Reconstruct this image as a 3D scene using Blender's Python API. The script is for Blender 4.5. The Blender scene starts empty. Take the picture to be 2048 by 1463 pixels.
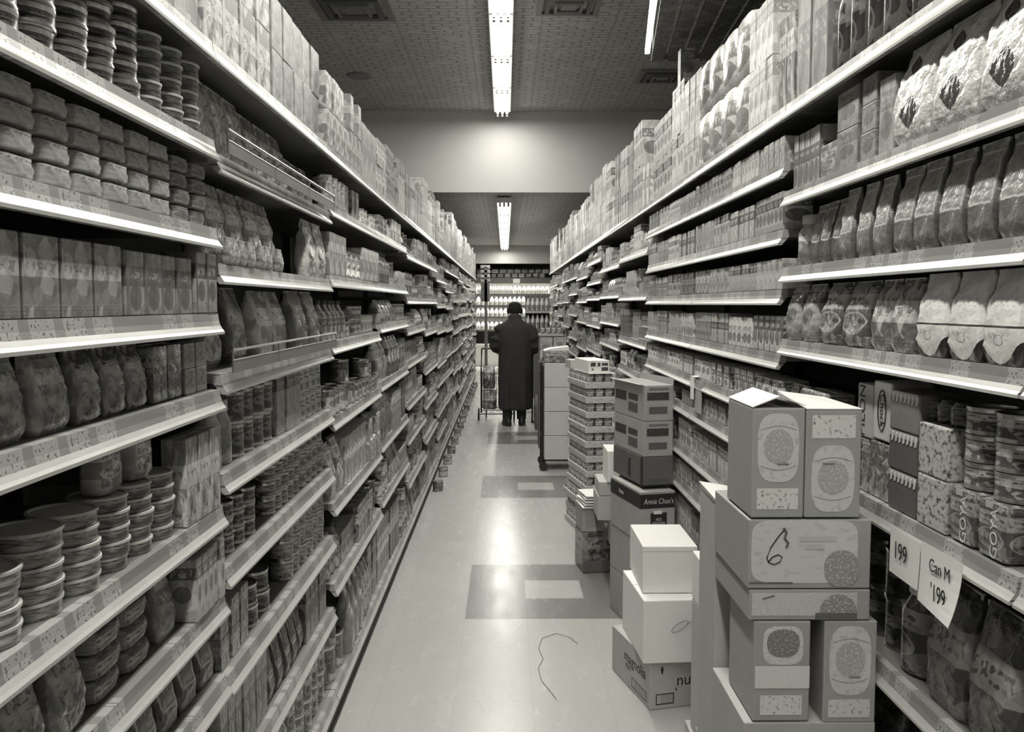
import bpy, bmesh, math, random
from mathutils import Vector, Matrix
random.seed(11)
PI = math.pi
sc = bpy.context.scene
COL = sc.collection
sc.view_settings.view_transform = 'Standard'
sc.view_settings.look = 'None'
sc.view_settings.exposure = 0.55
sc.view_settings.gamma = 1.0
sc.view_settings.use_curve_mapping = False

# ------------------------------------------------------------------ node helpers
class S:
    """a socket with arithmetic"""
    nt = None
    def __init__(s, k): s.k = k
    @staticmethod
    def m(op, a, b=None, c=None, clamp=False):
        n = S.nt.nodes.new('ShaderNodeMath'); n.operation = op; n.use_clamp = clamp
        for i, v in enumerate((a, b, c)):
            if v is None: continue
            if isinstance(v, S): S.nt.links.new(v.k, n.inputs[i])
            else: n.inputs[i].default_value = v
        return S(n.outputs[0])
    def __add__(s, o): return S.m('ADD', s, o)
    def __radd__(s, o): return S.m('ADD', s, o)
    def __sub__(s, o): return S.m('SUBTRACT', s, o)
    def __rsub__(s, o): return S.m('SUBTRACT', o, s)
    def __mul__(s, o): return S.m('MULTIPLY', s, o)
    def __rmul__(s, o): return S.m('MULTIPLY', s, o)
    def __truediv__(s, o): return S.m('DIVIDE', s, o)
    def gt(s, o): return S.m('GREATER_THAN', s, o)
    def lt(s, o): return S.m('LESS_THAN', s, o)
    def fract(s): return S.m('FRACT', s)
    def abs(s): return S.m('ABSOLUTE', s)
    def clamp(s): return S.m('ADD', s, 0.0, clamp=True)
def mixf(a, b, t): return a + (b - a) * t if isinstance(a, S) else (b - a) * t + a
def comb(x, y, z=0.0):
    n = S.nt.nodes.new('ShaderNodeCombineXYZ')
    for i, v in enumerate((x, y, z)):
        if isinstance(v, S): S.nt.links.new(v.k, n.inputs[i])
        else: n.inputs[i].default_value = v
    return S(n.outputs[0])
def sep(v):
    n = S.nt.nodes.new('ShaderNodeSeparateXYZ'); S.nt.links.new(v.k, n.inputs[0])
    return S(n.outputs[0]), S(n.outputs[1]), S(n.outputs[2])
def noise(v, scale=1.0, detail=1.0):
    n = S.nt.nodes.new('ShaderNodeTexNoise'); S.nt.links.new(v.k, n.inputs['Vector'])
    n.inputs['Scale'].default_value = scale; n.inputs['Detail'].default_value = detail
    return S(n.outputs[0])
def voro(v, scale=1.0, out='Distance'):
    n = S.nt.nodes.new('ShaderNodeTexVoronoi'); S.nt.links.new(v.k, n.inputs['Vector'])
    n.inputs['Scale'].default_value = scale
    return S(n.outputs[out])
def coord(which):
    n = S.nt.nodes.new('ShaderNodeTexCoord'); return S(n.outputs[which])
def newmat(name, rough=0.5, metal=0.0, spec=0.5):
    m = bpy.data.materials.new(name); m.use_nodes = True
    nt = m.node_tree; b = nt.nodes['Principled BSDF']
    b.inputs['Roughness'].default_value = rough
    b.inputs['Metallic'].default_value = metal
    b.inputs['Specular IOR Level'].default_value = spec
    S.nt = nt
    return m, b
TINT = (1.0, 0.992, 0.965)
def tone_out(b, t):
    """grey tone -> base colour with the slight warmth of the print"""
    r = t * TINT[0]; g = t * TINT[1]; bl = t * TINT[2]
    c = comb(r, g, bl); S.nt.links.new(c.k, b.inputs['Base Color'])
def bump(b, h, strength=0.3, dist=0.005):
    n = S.nt.nodes.new('ShaderNodeBump'); n.inputs['Strength'].default_value = strength
    n.inputs['Distance'].default_value = dist
    S.nt.links.new(h.k, n.inputs['Height']); S.nt.links.new(n.outputs[0], b.inputs['Normal'])
def plain(name, v, rough=0.5, metal=0.0, var=0.0, scale=20, bmp=0.0, spec=0.5):
    m, b = newmat(name, rough, metal, spec)
    b.inputs['Base Color'].default_value = (v*TINT[0], v*TINT[1], v*TINT[2], 1)
    if var or bmp:
        n = noise(coord('Object'), scale, 3)
        if var: tone_out(b, (n - 0.5) * (2*var) + v)
        if bmp: bump(b, n, bmp, 0.004)
    return m
def params():
    oi = S.nt.nodes.new('ShaderNodeObjectInfo')
    at = S.nt.nodes.new('ShaderNodeAttribute'); at.attribute_name = 'tint'
    a = sep(S(oi.outputs['Color'])); t = sep(S(at.outputs['Vector']))
    return a[0]+t[0], a[1]+t[1], a[2]+t[2]
def uvxy():
    n = S.nt.nodes.new('ShaderNodeUVMap'); n.uv_map = 'UVMap'
    x, y, _ = sep(S(n.outputs[0])); return x, y
def print_mat(name, rough, crinkle=0.0, crs=22, busy=1.0, spec=0.5):
    """printed packaging: title block, picture, small print and edge stripe, all led by the object's tones and seed"""
    m, b = newmat(name, rough, 0, spec)
    base, lab, seed = params()
    x, y = uvxy()
    top = y.gt(1.01)
    lab = mixf(lab.clamp(), mixf((base*2.6+0.12).clamp(), base*0.28, base.gt(0.33)), 0.55)
    h1 = (seed*13.7).fract(); h2 = (seed*31.3).fract(); h3 = (seed*57.9).fract(); h4 = (seed*91.7).fract()
    yb = h1*0.3 + 0.55
    band = (y - yb).abs().lt(h2*0.07 + 0.09) * h3.gt(0.15)
    contrast = mixf(lab, base, band)         # what is printed on it
    ground = mixf(base, lab, band)
    txt = noise(comb(x*11.0, y*17.0, seed*50.0), 1.0, 0.5).gt(0.52) * (y-yb).abs().lt(0.065) * (x-0.5).abs().lt(0.42)
    t = mixf(ground, contrast, txt)
    # picture
    px = (x-0.5)/(h4*0.18+0.26); py = (y-(yb-0.33))/(h2*0.08+0.13)
    d = px*px + py*py
    pic = d.lt(1.0) * h4.gt(0.25)
    pn = noise(comb(x*7.0, y*9.0, seed*31.0), 1.0, 2.0)
    ptone = mixf(base*0.4, lab, (pn*3.2-1.1).clamp())
    t = mixf(t, ptone, pic*0.9)
    ring = (d-1.05).abs().lt(0.12) * h4.gt(0.6)
    t = mixf(t, lab, ring)
    # second block / stripe
    st = x.lt(h3*0.22) * h2.gt(0.45)
    t = mixf(t, mixf(base, lab, 0.75), st)
    # small print
    sm = noise(comb(x*34.0, y*52.0, seed*11.0), 1.0, 0.0).gt(0.56) * ((y*21.0).fract().lt(0.55)) * (y.lt(0.17) + y.gt(0.88)).clamp()
    t = mixf(t, mixf(base, lab, 0.8), sm*0.8)
    vc,_a,_b = sep(voro(comb(x*5.0, y*6.0, seed*23.0), 1.0, 'Color'))
    t = mixf(t, lab, vc.gt(0.74)*0.45)
    t = t * (vc*0.5+0.72)
    g = noise(comb(x*4.0, y*4.0, seed*77.0), 1.0, 3.0)
    t = t * ((g-0.5)*(1.1*busy)+1.0)
    tp = noise(comb(x*9.0, y*9.0, seed*19.0), 1.0, 1.0)
    t = mixf(t, mixf(base, lab, (tp*2.0-0.7).clamp()), top)
    tone_out(b, t.clamp())
    if crinkle:
        c = noise(coord('Object'), crs, 3.0)
        bump(b, c, crinkle, 0.012)
    return m

# ------------------------------------------------------------------ mesh builder
class MB:
    def __init__(s): s.v=[]; s.f=[]; s.uv=[]; s.mi=[]
    def face(s, idx, uvs, m=0):
        s.f.append(idx); s.uv.append(uvs); s.mi.append(m)
    def box(s, x0, x1, y0, y1, z0, z1, m=0, c=0.0):
        if c <= 0:
            b = len(s.v)
            s.v += [(x0,y0,z0),(x1,y0,z0),(x1,y1,z0),(x0,y1,z0),(x0,y0,z1),(x1,y0,z1),(x1,y1,z1),(x0,y1,z1)]
            U=[(0,0),(1,0),(1,1),(0,1)]; T=[(0,2),(1,2),(1,3),(0,3)]
            for q,u in (((0,1,5,4),U),((1,2,6,5),U),((2,3,7,6),U),((3,0,4,7),U),((4,5,6,7),T),((3,2,1,0),T)):
                s.face([b+i for i in q], u, m)
            return s
        bm = bmesh.new()
        bmesh.ops.create_cube(bm, size=1)
        for v in bm.verts: v.co = Vector(((x0+x1)/2+v.co.x*(x1-x0), (y0+y1)/2+v.co.y*(y1-y0), (z0+z1)/2+v.co.z*(z1-z0)))
        bmesh.ops.bevel(bm, geom=list(bm.edges), offset=c, segments=2, affect='EDGES', profile=0.5)
        b = len(s.v); bm.verts.ensure_lookup_table()
        s.v += [tuple(v.co) for v in bm.verts]
        for f in bm.faces:
            n = f.normal; uvs=[]
            for v in f.verts:
                p = v.co
                X=(p.x-x0)/(x1-x0); Y=(p.y-y0)/(y1-y0); Z=(p.z-z0)/(z1-z0)
                if abs(n.z) > 0.72: uvs.append((X, 2+Y))
                elif abs(n.y) >= abs(n.x): uvs.append((X if n.y<0 else 1-X, Z*0.999))
                else: uvs.append((Y if n.x>0 else 1-Y, Z*0.999))
            s.face([b+v.index for v in f.verts], uvs, m)
        bm.free(); return s
    def hexa(s, pts, m=0):
        """8 points: bottom 4 (ccw) then top 4"""
        b=len(s.v); s.v += [tuple(p) for p in pts]
        U=[(0,0),(1,0),(1,1),(0,1)]; T=[(0,2),(1,2),(1,3),(0,3)]
        for q,u in (((0,1,5,4),U),((1,2,6,5),U),((2,3,7,6),U),((3,0,4,7),U),((4,5,6,7),T),((3,2,1,0),T)):
            s.face([b+i for i in q], u, m)
        return s
    def lathe(s, prof, n=16, m=0, cx=0, cy=0, mats=None, wrap=2.0):
        b=len(s.v); h0=prof[0][1]; h1=max(p[1] for p in prof)
        for r,z in prof:
            for i in range(n):
                a=2*PI*i/n; s.v.append((cx+r*math.cos(a), cy+r*math.sin(a), z))
        for j in range(len(prof)-1):
            mm = mats[j] if mats else m
            for i in range(n):
                k=(i+1)%n
                v0=(prof[j][1]-h0)/(h1-h0+1e-9)*.999; v1=(prof[j+1][1]-h0)/(h1-h0+1e-9)*.999
                u0=(i/n*wrap+0.25); u1=((i+1)/n*wrap+0.25)
                fl=math.floor(u0+1e-6); u0-=fl; u1-=fl
                if prof[j][1]==prof[j+1][1]: v0+=2; v1+=2
                s.face([b+j*n+i,b+j*n+k,b+(j+1)*n+k,b+(j+1)*n+i],[(u0,v0),(u1,v0),(u1,v1),(u0,v1)],mm)
        s.face([b+i for i in reversed(range(n))],[(.5,2.5)]*n, mats[0] if mats else m)
        e=b+(len(prof)-1)*n
        s.face([e+i for i in range(n)],[(.5,2.5)]*n, mats[-1] if mats else m)
        return s
    def rings(s, R, m=0, cap=True, uvf=None):
        """R: list of rings (equal number of points)"""
        b=len(s.v); n=len(R[0])
        for r in R: s.v += [tuple(p) for p in r]
        for j in range(len(R)-1):
            for i in range(n):
                k=(i+1)%n; q=[b+j*n+i,b+j*n+k,b+(j+1)*n+k,b+(j+1)*n+i]
                if uvf: u=[uvf(s.v[t]) for t in q]
                else:
                    v0=j/(len(R)-1)*.999; v1=(j+1)/(len(R)-1)*.999
                    u=[(i/n,v0),((i+1)/n,v0),((i+1)/n,v1),(i/n,v1)]
                s.face(q,u,m)
        if cap:
            s.face([b+i for i in reversed(range(n))],[(.5,2.5)]*n,m)
            e=b+(len(R)-1)*n; s.face([e+i for i in range(n)],[(.5,2.5)]*n,m)
        return s
    def tube(s, pts, r, n=8, m=0):
        pts=[Vector(p) for p in pts]; R=[]
        for i,p in enumerate(pts):
            d=(pts[min(i+1,len(pts)-1)]-pts[max(i-1,0)]).normalized()
            up=Vector((0,0,1)) if abs(d.z)<.9 else Vector((1,0,0))
            a=d.cross(up).normalized(); c=a.cross(d).normalized()
            rr=r[i] if isinstance(r,(list,tuple)) else r
            R.append([p+(a*math.cos(2*PI*k/n)+c*math.sin(2*PI*k/n))*rr for k in range(n)])
        return s.rings(R,m)
    def mesh(s, name, mats, smooth=False):
        me=bpy.data.meshes.new(name); me.from_pydata(s.v,[],s.f)
        ul=me.uv_layers.new(name='UVMap'); flat=[c for u in s.uv for p in u for c in p]
        ul.data.foreach_set('uv',flat)
        for mt in mats: me.materials.append(mt)
        if len(mats)>1: me.polygons.foreach_set('material_index',s.mi)
        if smooth:
            me.polygons.foreach_set('use_smooth',[True]*len(s.f))
            try: me.set_sharp_from_angle(angle=math.radians(40))
            except Exception: pass
        me.update(); return me
    def build(s, name, mats, parent=None, loc=(0,0,0), rz=0.0, smooth=False):
        if not isinstance(mats,(list,tuple)): mats=[mats]
        return link(name, s.mesh(name,mats,smooth), parent, loc, rz)
def link(name, data, parent=None, loc=(0,0,0), rz=0.0):
    o=bpy.data.objects.new(name,data); COL.objects.link(o)
    o.location=loc; o.rotation_euler=(0,0,rz)
    if parent: o.parent=parent
    o.color=(0,0,0,1)
    return o
def tag(o, label, cat, group=None, kind=None):
    o['label']=label; o['category']=cat
    if group: o['group']=group
    if kind: o['kind']=kind
    return o
def thing(name, label, cat, loc=(0,0,0), rz=0, group=None):
    o=link(name,None,None,loc,rz); o.empty_display_size=.05
    return tag(o,label,cat,group)
def struct(name, mb, mats): 
    o=mb.build(name,mats); o['kind']='structure'; return o
def text(parent, s, size, origin, xd, up, mat, name='lettering', sx=1.0, ext=0.0003):
    cu=bpy.data.curves.new(name,'FONT'); cu.body=s; cu.size=size; cu.align_x='CENTER'; cu.align_y='CENTER'; cu.extrude=ext
    t=bpy.data.objects.new(name,cu); COL.objects.link(t)
    dg=bpy.context.evaluated_depsgraph_get(); dg.update()
    me=bpy.data.meshes.new_from_object(t.evaluated_get(dg)); bpy.data.objects.remove(t)
    xd=Vector(xd).normalized(); up=Vector(up).normalized(); n=xd.cross(up)
    M=Matrix((xd*sx,up,n)).transposed().to_4x4(); M.translation=Vector(origin)+n*(ext+.0002)
    me.transform(M); me.materials.clear(); me.materials.append(mat)
    o=link(name,me,parent); return o

# ------------------------------------------------------------------ materials
M={}
M['box']=print_mat('printed_card',0.42)
M['bag']=print_mat('printed_film',0.24,0.75,26,spec=0.7)
M['foil']=print_mat('crinkled_foil',0.2,1.0,40,spec=0.8)
M['paperbag']=print_mat('printed_paper',0.55,0.3,14)
M['can']=print_mat('printed_can_label',0.3)
M['glass']=print_mat('jar_label',0.22,spec=0.7)
def coffee_mat():
    m,b=newmat('coffee_bag_print',0.26,0,0.7)
    base,lab,seed=params(); x,y=uvxy()
    wav=noise(comb(x*5.0,0.0,seed*9.0),1.0,1.0)*0.05
    low=(y+wav).lt(0.40); fx=(x-0.52).abs(); 
    fr=(((y+wav)-0.41).abs().lt(0.013)*fx.lt(0.36)+(fx-0.36).abs().lt(0.022)*y.gt(0.40)*y.lt(0.90)+(y-0.90).abs().lt(0.012)*fx.lt(0.36)).clamp()
    n=noise(comb(x*6.0,y*14.0,seed*20.0),1.0,2.0)
    t=mixf(base*1.15,base*0.55,low)*((n-0.5)*1.2+1.0)
    lo=noise(comb(x*12.0,y*26.0,seed*3.0),1.0,0.5).gt(0.5)*(y-0.47).abs().lt(0.035)*fx.lt(0.22)
    t=mixf(t,0.45,lo); t=mixf(t,0.62,fr)
    t=mixf(t,base*0.3,fx.gt(0.42)*0.7)
    tone_out(b,t.clamp()); bump(b,noise(coord('Object'),30,3.0),0.8,0.01); return m
M['coffee']=coffee_mat()
def leaf_mat():
    m,b=newmat('leaf_mark_film',0.2,0,0.8)
    base,lab,seed=params(); x,y=uvxy()
    def leaf(cx,cy,rx,ry):
        px=(x-cx)/rx; py=(y-cy)/ry; return (px.abs()*(1.0)+py*py).lt(1.0)
    lf=(leaf(0.5,0.30,0.20,0.17)+leaf(0.42,0.78,0.12,0.10)).clamp()
    n=noise(comb(x*7.0,y*7.0,seed*20.0),1.0,3.0)
    t=base*((n-0.5)*1.3+1.0); t=mixf(t,0.07,lf); ln=((y*16.0+n).fract().lt(0.3))*(n.gt(0.55)); t=mixf(t,base*0.7,ln*0.4*(1.0-lf))
    tone_out(b,t.clamp()); bump(b,noise(coord('Object'),34,3.0),0.9,0.012); return m
M['leaf']=leaf_mat()
def scallop_mat():
    m,b=newmat('scalloped_bag_print',0.22,0,0.7)
    base,lab,seed=params(); x,y=uvxy()
    sc_=((x-0.5).abs()*2.0); bot=y.lt(sc_*sc_*0.26+0.01)
    band=(y-0.40).abs().lt(0.012)*x.gt(0.12)
    d=((x-0.5)/0.12)*((x-0.5)/0.12)+((y-0.26)/0.055)*((y-0.26)/0.055)
    n=noise(comb(x*20.0,y*26.0,seed*20.0),1.0,1.0)
    txt=(n.gt(0.56)*(((y-0.66).abs().lt(0.05)+(y-0.30).abs().lt(0.03)).clamp())*(x-0.5).abs().lt(0.34))
    t=base+0.0; t=mixf(t,base*0.55,txt*0.8); t=mixf(t,base*0.45,(d-1.0).abs().lt(0.25)); t=mixf(t,0.06,band); t=mixf(t,0.03,bot)
    tone_out(b,t.clamp()); bump(b,noise(coord('Object'),18,3.0),0.7,0.015); return m
M['scallop']=scallop_mat()
M['film']=print_mat('film_wrapped_print',0.22,0.55,16,busy=.6,spec=0.8)
M['tin']=plain('tin_rim',0.55,0.25,0.9)
M['lid_light']=plain('pale_lid',0.6,0.35)
M['lid_dark']=plain('dark_lid',0.05,0.35)
M['shelf']=plain('shelf_enamel',0.20,0.4,0.0,0.06,6)
M['back']=plain('shelf_back_panel',0.10,0.6)
M['upright']=plain('shelf_upright',0.12,0.45,0.2)
M['kick']=plain('kick_plate',0.02,0.5)
M['white_card']=plain('white_card',0.80,0.6,0,0.02,8)
M['card']=plain('brown_card',0.36,0.7,0,0.05,10)
M['card_lt']=plain('light_card',0.6,0.7,0,0.05,10)
M['card_mid']=plain('tan_card',0.46,0.7,0,0.05,10)
M['card_dark']=plain('dark_card',0.12,0.65,0,0.03,10)
M['ink']=plain('black_ink',0.02,0.6)
M['ink_mid']=plain('grey_ink',0.10,0.6)
M['cream']=plain('cream_ink',0.62,0.6)
M['white']=plain('white_enamel',0.75,0.35)
M['paper']=plain('white_paper',0.82,0.6)
M['black_metal']=plain('black_metal',0.03,0.35,0.6)
M['chrome']=plain('wire_metal',0.45,0.3,0.9)
M['seam']=plain('tape_seam',0.55,0.5)
# price channel: pale strip with tags
def lipmat():
    m,b=newmat('price_channel',0.28,0.15,0.6)
    x,y,z=sep(coord('Object'))
    cell=(y*11.0); tagm=noise(comb(0.0,S.m('FLOOR',cell)*3.1,S.m('FLOOR',z*6.0)),1.7,0).gt(0.5)
    inner=((cell.fract()-0.5).abs()).lt(0.36)
    s=noise(comb(x*2.0,y*160.0,z*160.0),1.0,1.0).gt(0.62)
    t=mixf(0.30,0.46,tagm*inner); t=mixf(t,0.14,s*inner*tagm)
    g=noise(comb(x,y*3.0,z*30.0),1.0,3)
    tone_out(b,t*(g*0.5+0.75)); return m
M['lip']=lipmat()
M['lip_highlight']=plain('channel_edge_highlight',0.60,0.3,0.2,0.1,9)  # paler tone standing in for the highlight along the bead
def floormat():
    m,b=newmat('vinyl_tile',0.22,0,0.5)
    x,y,_=sep(coord('Object'))
    T=0.3048
    ty=S.m('FLOOR',(y-4.28)/T); tx=S.m('FLOOR',(x+0.197)/T)
    my=S.m('FLOORED_MODULO',ty,9.0)
    iny=my.lt(2.5); inx=tx.gt(-0.5)*tx.lt(2.5)
    hole=(tx-1.0).abs().lt(0.5)*(my-1.0).abs().lt(0.5)
    dark=iny*inx*(1.0-hole)
    sp=noise(comb(x,y,0.0),260.0,2.0); big=noise(comb(x,y,3.0),1.3,3.0)
    jt=(((x+0.197)/T).fract()-0.5).abs().gt(0.494)+(((y-4.28)/T).fract()-0.5).abs().gt(0.494)
    t=mixf(0.44,0.19,dark)*((sp-0.5)*0.5+1.0)*((big-0.5)*0.15+1.0)*(1.0-jt.clamp()*0.12)
    sc_=noise(comb(x*3.0,y*0.8,0.0),5.0,4.0)
    tone_out(b,t)
    S.nt.links.new(((sc_-0.5)*0.14+0.26).k,b.inputs['Roughness'])
    bump(b,noise(comb(x,y,0.0),6.0,2.0),0.05,0.01)
    return m
M['floor']=floormat()
def ceilmat():
    m,b=newmat('acoustic_tile',0.85,0,0.2)
    x,y,_=sep(coord('Object'))
    W=0.61
    gx=(((x+0.30)/W).fract()-0.5).abs().gt(0.485); gy=(((y+0.1)/(2*W)).fract()-0.5).abs().gt(0.4925)
    grid=(gx+gy).clamp()
    u=x/0.152; v=y/0.076
    row=S.m('FLOOR',v); off=(row*0.5).fract()
    wob=(noise(comb(x,y,0.0),9.0,2.0)-0.5)*0.5
    bx=((u+off+wob).fract()-0.5).abs().gt(0.44); by=((v+wob).fract()-0.5).abs().gt(0.38)
    cut=(bx+by).clamp()*noise(comb(x,y,5.0),5.0,2.0).gt(0.40)
    st=noise(comb(x,y,9.0),0.9,3.0)
    t=0.50-cut*0.20; t=mixf(t,0.36,grid); t=t*((st-0.5)*0.35+1.0)
    tone_out(b,t); return m
M['ceiling']=ceilmat()
M['wall']=plain('painted_wall',0.50,0.7,0,0.03,2)
M['wall_side']=plain('painted_side_wall',0.25,0.8)
def tubemat(st=6):
    m,b=newmat('lit_tube',0.4)
    b.inputs['Emission Color'].default_value=(1,.97,.86,1); b.inputs['Emission Strength'].default_value=st
    b.inputs['Base Color'].default_value=(.8,.8,.75,1); return m
M['tube']=tubemat(); M['tube2']=tubemat(45)

# ------------------------------------------------------------------ camera
cd=bpy.data.cameras.new('camera'); cam=bpy.data.objects.new('camera',cd); COL.objects.link(cam)
cd.sensor_width=36; cd.lens=1783*36/2048; cd.clip_start=.05
cam.location=(0,0,1.54); cam.rotation_euler=(PI/2-math.atan(123.5/1783),0,-math.atan(14/1783))
sc.camera=cam

# ------------------------------------------------------------------ room
LX,RX=-0.61,0.79
def slab(x0,x1,y0,y1,z0,z1): return MB().box(x0,x1,y0,y1,z0,z1)
struct('floor',slab(-6,6,-4,23.4,-.1,0),M['floor'])
struct('ceiling',slab(-6,6,-4,11.07,3.89,3.99),M['ceiling'])
struct('ceiling_rear',slab(-6,6,11.172,21.9,2.97,3.07),M['ceiling'])
struct('wall_soffit',slab(-6,6,11.07,11.17,2.91,3.99),M['wall'])
struct('wall_back',slab(-6,6,21.9,22.0,2.53,3.07),M['wall'])
struct('wall_rear',slab(-6,6,23.4,23.5,0,3.07),M['wall_side'])
struct('wall_left',slab(-6.1,-6,-4,23.5,0,3.99),M['wall_side'])
struct('wall_right',slab(6,6.1,-4,23.5,0,3.99),M['wall_side'])
struct('wall_front',slab(-6,6,-4.1,-4,0,3.99),M['wall_side'])

# fluorescent battens
LIGHTS=[]
def batten(x,y0,y1,z,label,group,power):
    t=thing('fluorescent_light',label,'ceiling light',(x,(y0+y1)/2,z),0,group)
    L=(y1-y0)/2
    MB().box(-.10,.10,-L,L,-.04,.03,c=.004).build('housing',M['white'],t)
    for dx in (-.055,0,.055):
        MB().tube([(dx,-L+.02,-.056),(dx,L-.02,-.056)],.013,8).build('tube',M['tube'],t,smooth=True)
    for sy in (-1,1):
        for dx in (-.055,0,.055):
            MB().box(dx-.012,dx+.012,sy*(L-.012)-.01,sy*(L-.012)+.01,-.095,-.04).build('tube_socket',M['kick'],t)
    ld=bpy.data.lights.new('lamp_light','AREA'); ld.shape='RECTANGLE'; ld.size=.16; ld.size_y=2*L-.06
    ld.energy=power*(2*L); ld.color=(1,.985,.91)
    lo=bpy.data.objects.new('lamp_light',ld); COL.objects.link(lo); lo.parent=t; lo.location=(0,0,-.078)
    return t
P1=12.6
y=10.80
while y>-3.2:
    batten(-.03,y-1.2,y-.005,3.858,'bare fluorescent batten in the long bright row under the high ceiling','fluorescent battens under the high front ceiling',P1)
    y-=1.2
y=21.74
while y>13.0:
    batten(-.01,y-1.228,y-.005,2.92,'bare fluorescent batten in the farther row under the lower rear ceiling','fluorescent battens under the low rear ceiling',P1*.62)
    y-=1.228

# ceiling diffusers
def diffuser(x,y,w,label):
    t=thing('ceiling_vent',label,'ceiling vent',(x,y,3.89))
    for k,(a,z) in enumerate(((w/2,0),(w*.36,-.012),(w*.22,-.022))):
        f=MB(); b_=a*.82
        for (x0,x1,y0,y1) in ((-a,a,-a,-b_),(-a,a,b_,a),(-a,-b_,-b_,b_),(b_,a,-b_,b_)):
            f.box(x0,x1,y0,y1,z-.025,z)
        f.build('louvre_ring' if k else 'frame',M['shelf'] if k!=1 else M['upright'],t)
    MB().box(-w*.12,w*.12,-w*.12,w*.12,-.04,-.02).build('center_plate',M['shelf'],t)
diffuser(1.62,9.35,.5,'square air vent in the ceiling above the right shelving')
diffuser(-1.2,7.25,.6,'square air vent in the ceiling above the left shelving')
diffuser(.5,7.15,.5,'square air vent cut by the top frame edge, right of lamp row')
t=thing('ceiling_speaker','small dim round fitting on the ceiling above the left shelving','ceiling fitting',(-1.5,9.37,3.89))
MB().lathe([(.12,-.02),(.13,-.012),(.13,0)],20).build('grille',M['shelf'],t)

# crooked louvred fixture, upper right
t=thing('louvered_fixture','dark slatted louvre panel hanging crooked below the ceiling above right shelves','hanging fixture',(1.02,4.3,2.80))
d=Vector((.139,1,.124)).normalized(); u=Vector((1,-.139,0)).normalized(); nn=u.cross(d)
def louv_pt(a,b,c): p=u*a+d*b+nn*c; return (p.x,p.y,p.z)
def obox(mb,a0,a1,b0,b1,c0,c1,m=0):
    return mb.hexa([louv_pt(a0,b0,c0),louv_pt(a1,b0,c0),louv_pt(a1,b1,c0),louv_pt(a0,b1,c0),louv_pt(a0,b0,c1),louv_pt(a1,b0,c1),louv_pt(a1,b1,c1),louv_pt(a0,b1,c1)],m)
def louvmat():
    m,b=newmat('perforated_slat',0.55,0,0.3)
    x,y,z=sep(coord('Object'))
    v=(y/0.05); u_=(x/0.07)
    row=S.m('FLOOR',v); cut=((v).fract().lt(0.18)+((u_+row*0.5).fract()).lt(0.12)).clamp()
    n=noise(comb(x*14.0,y*9.0,z),1.0,2.0).gt(0.55)
    tone_out(b,0.055-cut*0.045+n*0.045); return m
ml=louvmat()
for k in range(11):
    a=-.31+k*.085
    obox(MB(),a,a+.068,-.95,.70,-.01,.0).build('slat',ml,t)
    obox(MB(),a+.062,a+.068,-.95,.70,0,.05).build('slat_lip',ml,t)
obox(MB(),-.31,.61,.68,.70,.0,.03).build('end_rail',M['kick'],t)
obox(MB(),-.31,.61,-.95,-.93,.0,.03).build('end_rail',M['kick'],t)
o=obox(MB(),-.345,-.32,-.95,.60,.02,.045).build('lamp_tube',M['tube'],t); o['label']='bright lamp tube along the left edge of the louvre'
for a,b_ in ((-.3,.66),(.42,.66),(-.3,-.9),(.42,-.9)):
    p=louv_pt(a,b_,.03); MB().tube([p,(p[0],p[1],3.89-2.80)],.003,6).build('hanger_wire',M['chrome'],t)

# ------------------------------------------------------------------ shelving
ORD=['top','second','third','fourth','fifth','sixth','seventh','eighth','ninth','tenth','eleventh','twelfth','thirteenth','fourteenth','fifteenth','sixteenth']
BO=['nearest']+ORD[1:]+['camera-side']
DEPTH=.46
def shelf_mb(side,L):
    """side +1: front faces -X (right aisle side). local: origin at front lip, surface z=0, x into shelf"""
    s=side; mb=MB()
    xs=[s*.028,s*DEPTH]; x0,x1=min(xs),max(xs)
    mb.box(x0,x1,-L/2+.004,L/2-.004,-.022,0)
    return mb
def lip_mb(side,L):
    s=side; a,b=-L/2+.003,L/2-.003
    # side profile (distance into the shelf, height), clockwise
    P=[(.028,-.0008),(.011,-.0008),(.009,-.017),(.006,-.027),(.001,-.035),(-.003,-.040),(-.003,-.0455),(.008,-.046),(.028,-.022)]
    mb=MB(); n=len(P)
    A=[(s*p[0],a,p[1]) for p in P]; B=[(s*p[0],b,p[1]) for p in P]
    if s>0: mb.rings([B,A])
    else: mb.rings([A,B])
    # bottom bead: its highlight is painted in with the paler material
    for j in range(n): mb.mi[j]=1 if j in (3,4,5) else 0
    return mb
SH={}
def shelf_set(side,L):
    k=(side,round(L,3))
    if k not in SH:
        SH[k]=(shelf_mb(side,L).mesh('shelf',[M['shelf']]), lip_mb(side,L).mesh('price_channel',[M['lip'],M['lip_highlight']]))
    return SH[k]
BAYS={}
def bay(side,idx,y0,y1,lips):
    XF=RX if side>0 else LX; s=side; L=y1-y0
    sn='right' if s>0 else 'left'
    t=thing('shelving_unit',f'steel grocery shelving unit, {BO[idx]} bay of the {sn} wall of shelves','shelving',(XF,(y0+y1)/2,0),0)
    def bx(name,xa,xb,ya,yb,za,zb,m):
        xs=sorted((s*xa,s*xb)); return MB().box(xs[0],xs[1],ya,yb,za,zb).build(name,m,t)
    bx('back_panel',DEPTH+.012,DEPTH+.022,-L/2,L/2,.02,2.08,M['back'])
    bx('upright',DEPTH-.02,DEPTH+.012,-L/2,-L/2+.015,0,2.08,M['upright'])
    bx('upright',DEPTH-.02,DEPTH+.012,L/2-.015,L/2,0,2.08,M['upright'])
    bx('kick_plate',.022,.04,-L/2,L/2,0,.085,M['kick'])
    sm,lm=shelf_set(s,L)
    for z in lips:
        o=link('shelf',sm,t,(0,0,z+.046)); link('price_channel',lm,o,(0,0,0))
    BAYS[(side,idx)]=(y0,y1,[z+.046 for z in lips])
W=1.22
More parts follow.
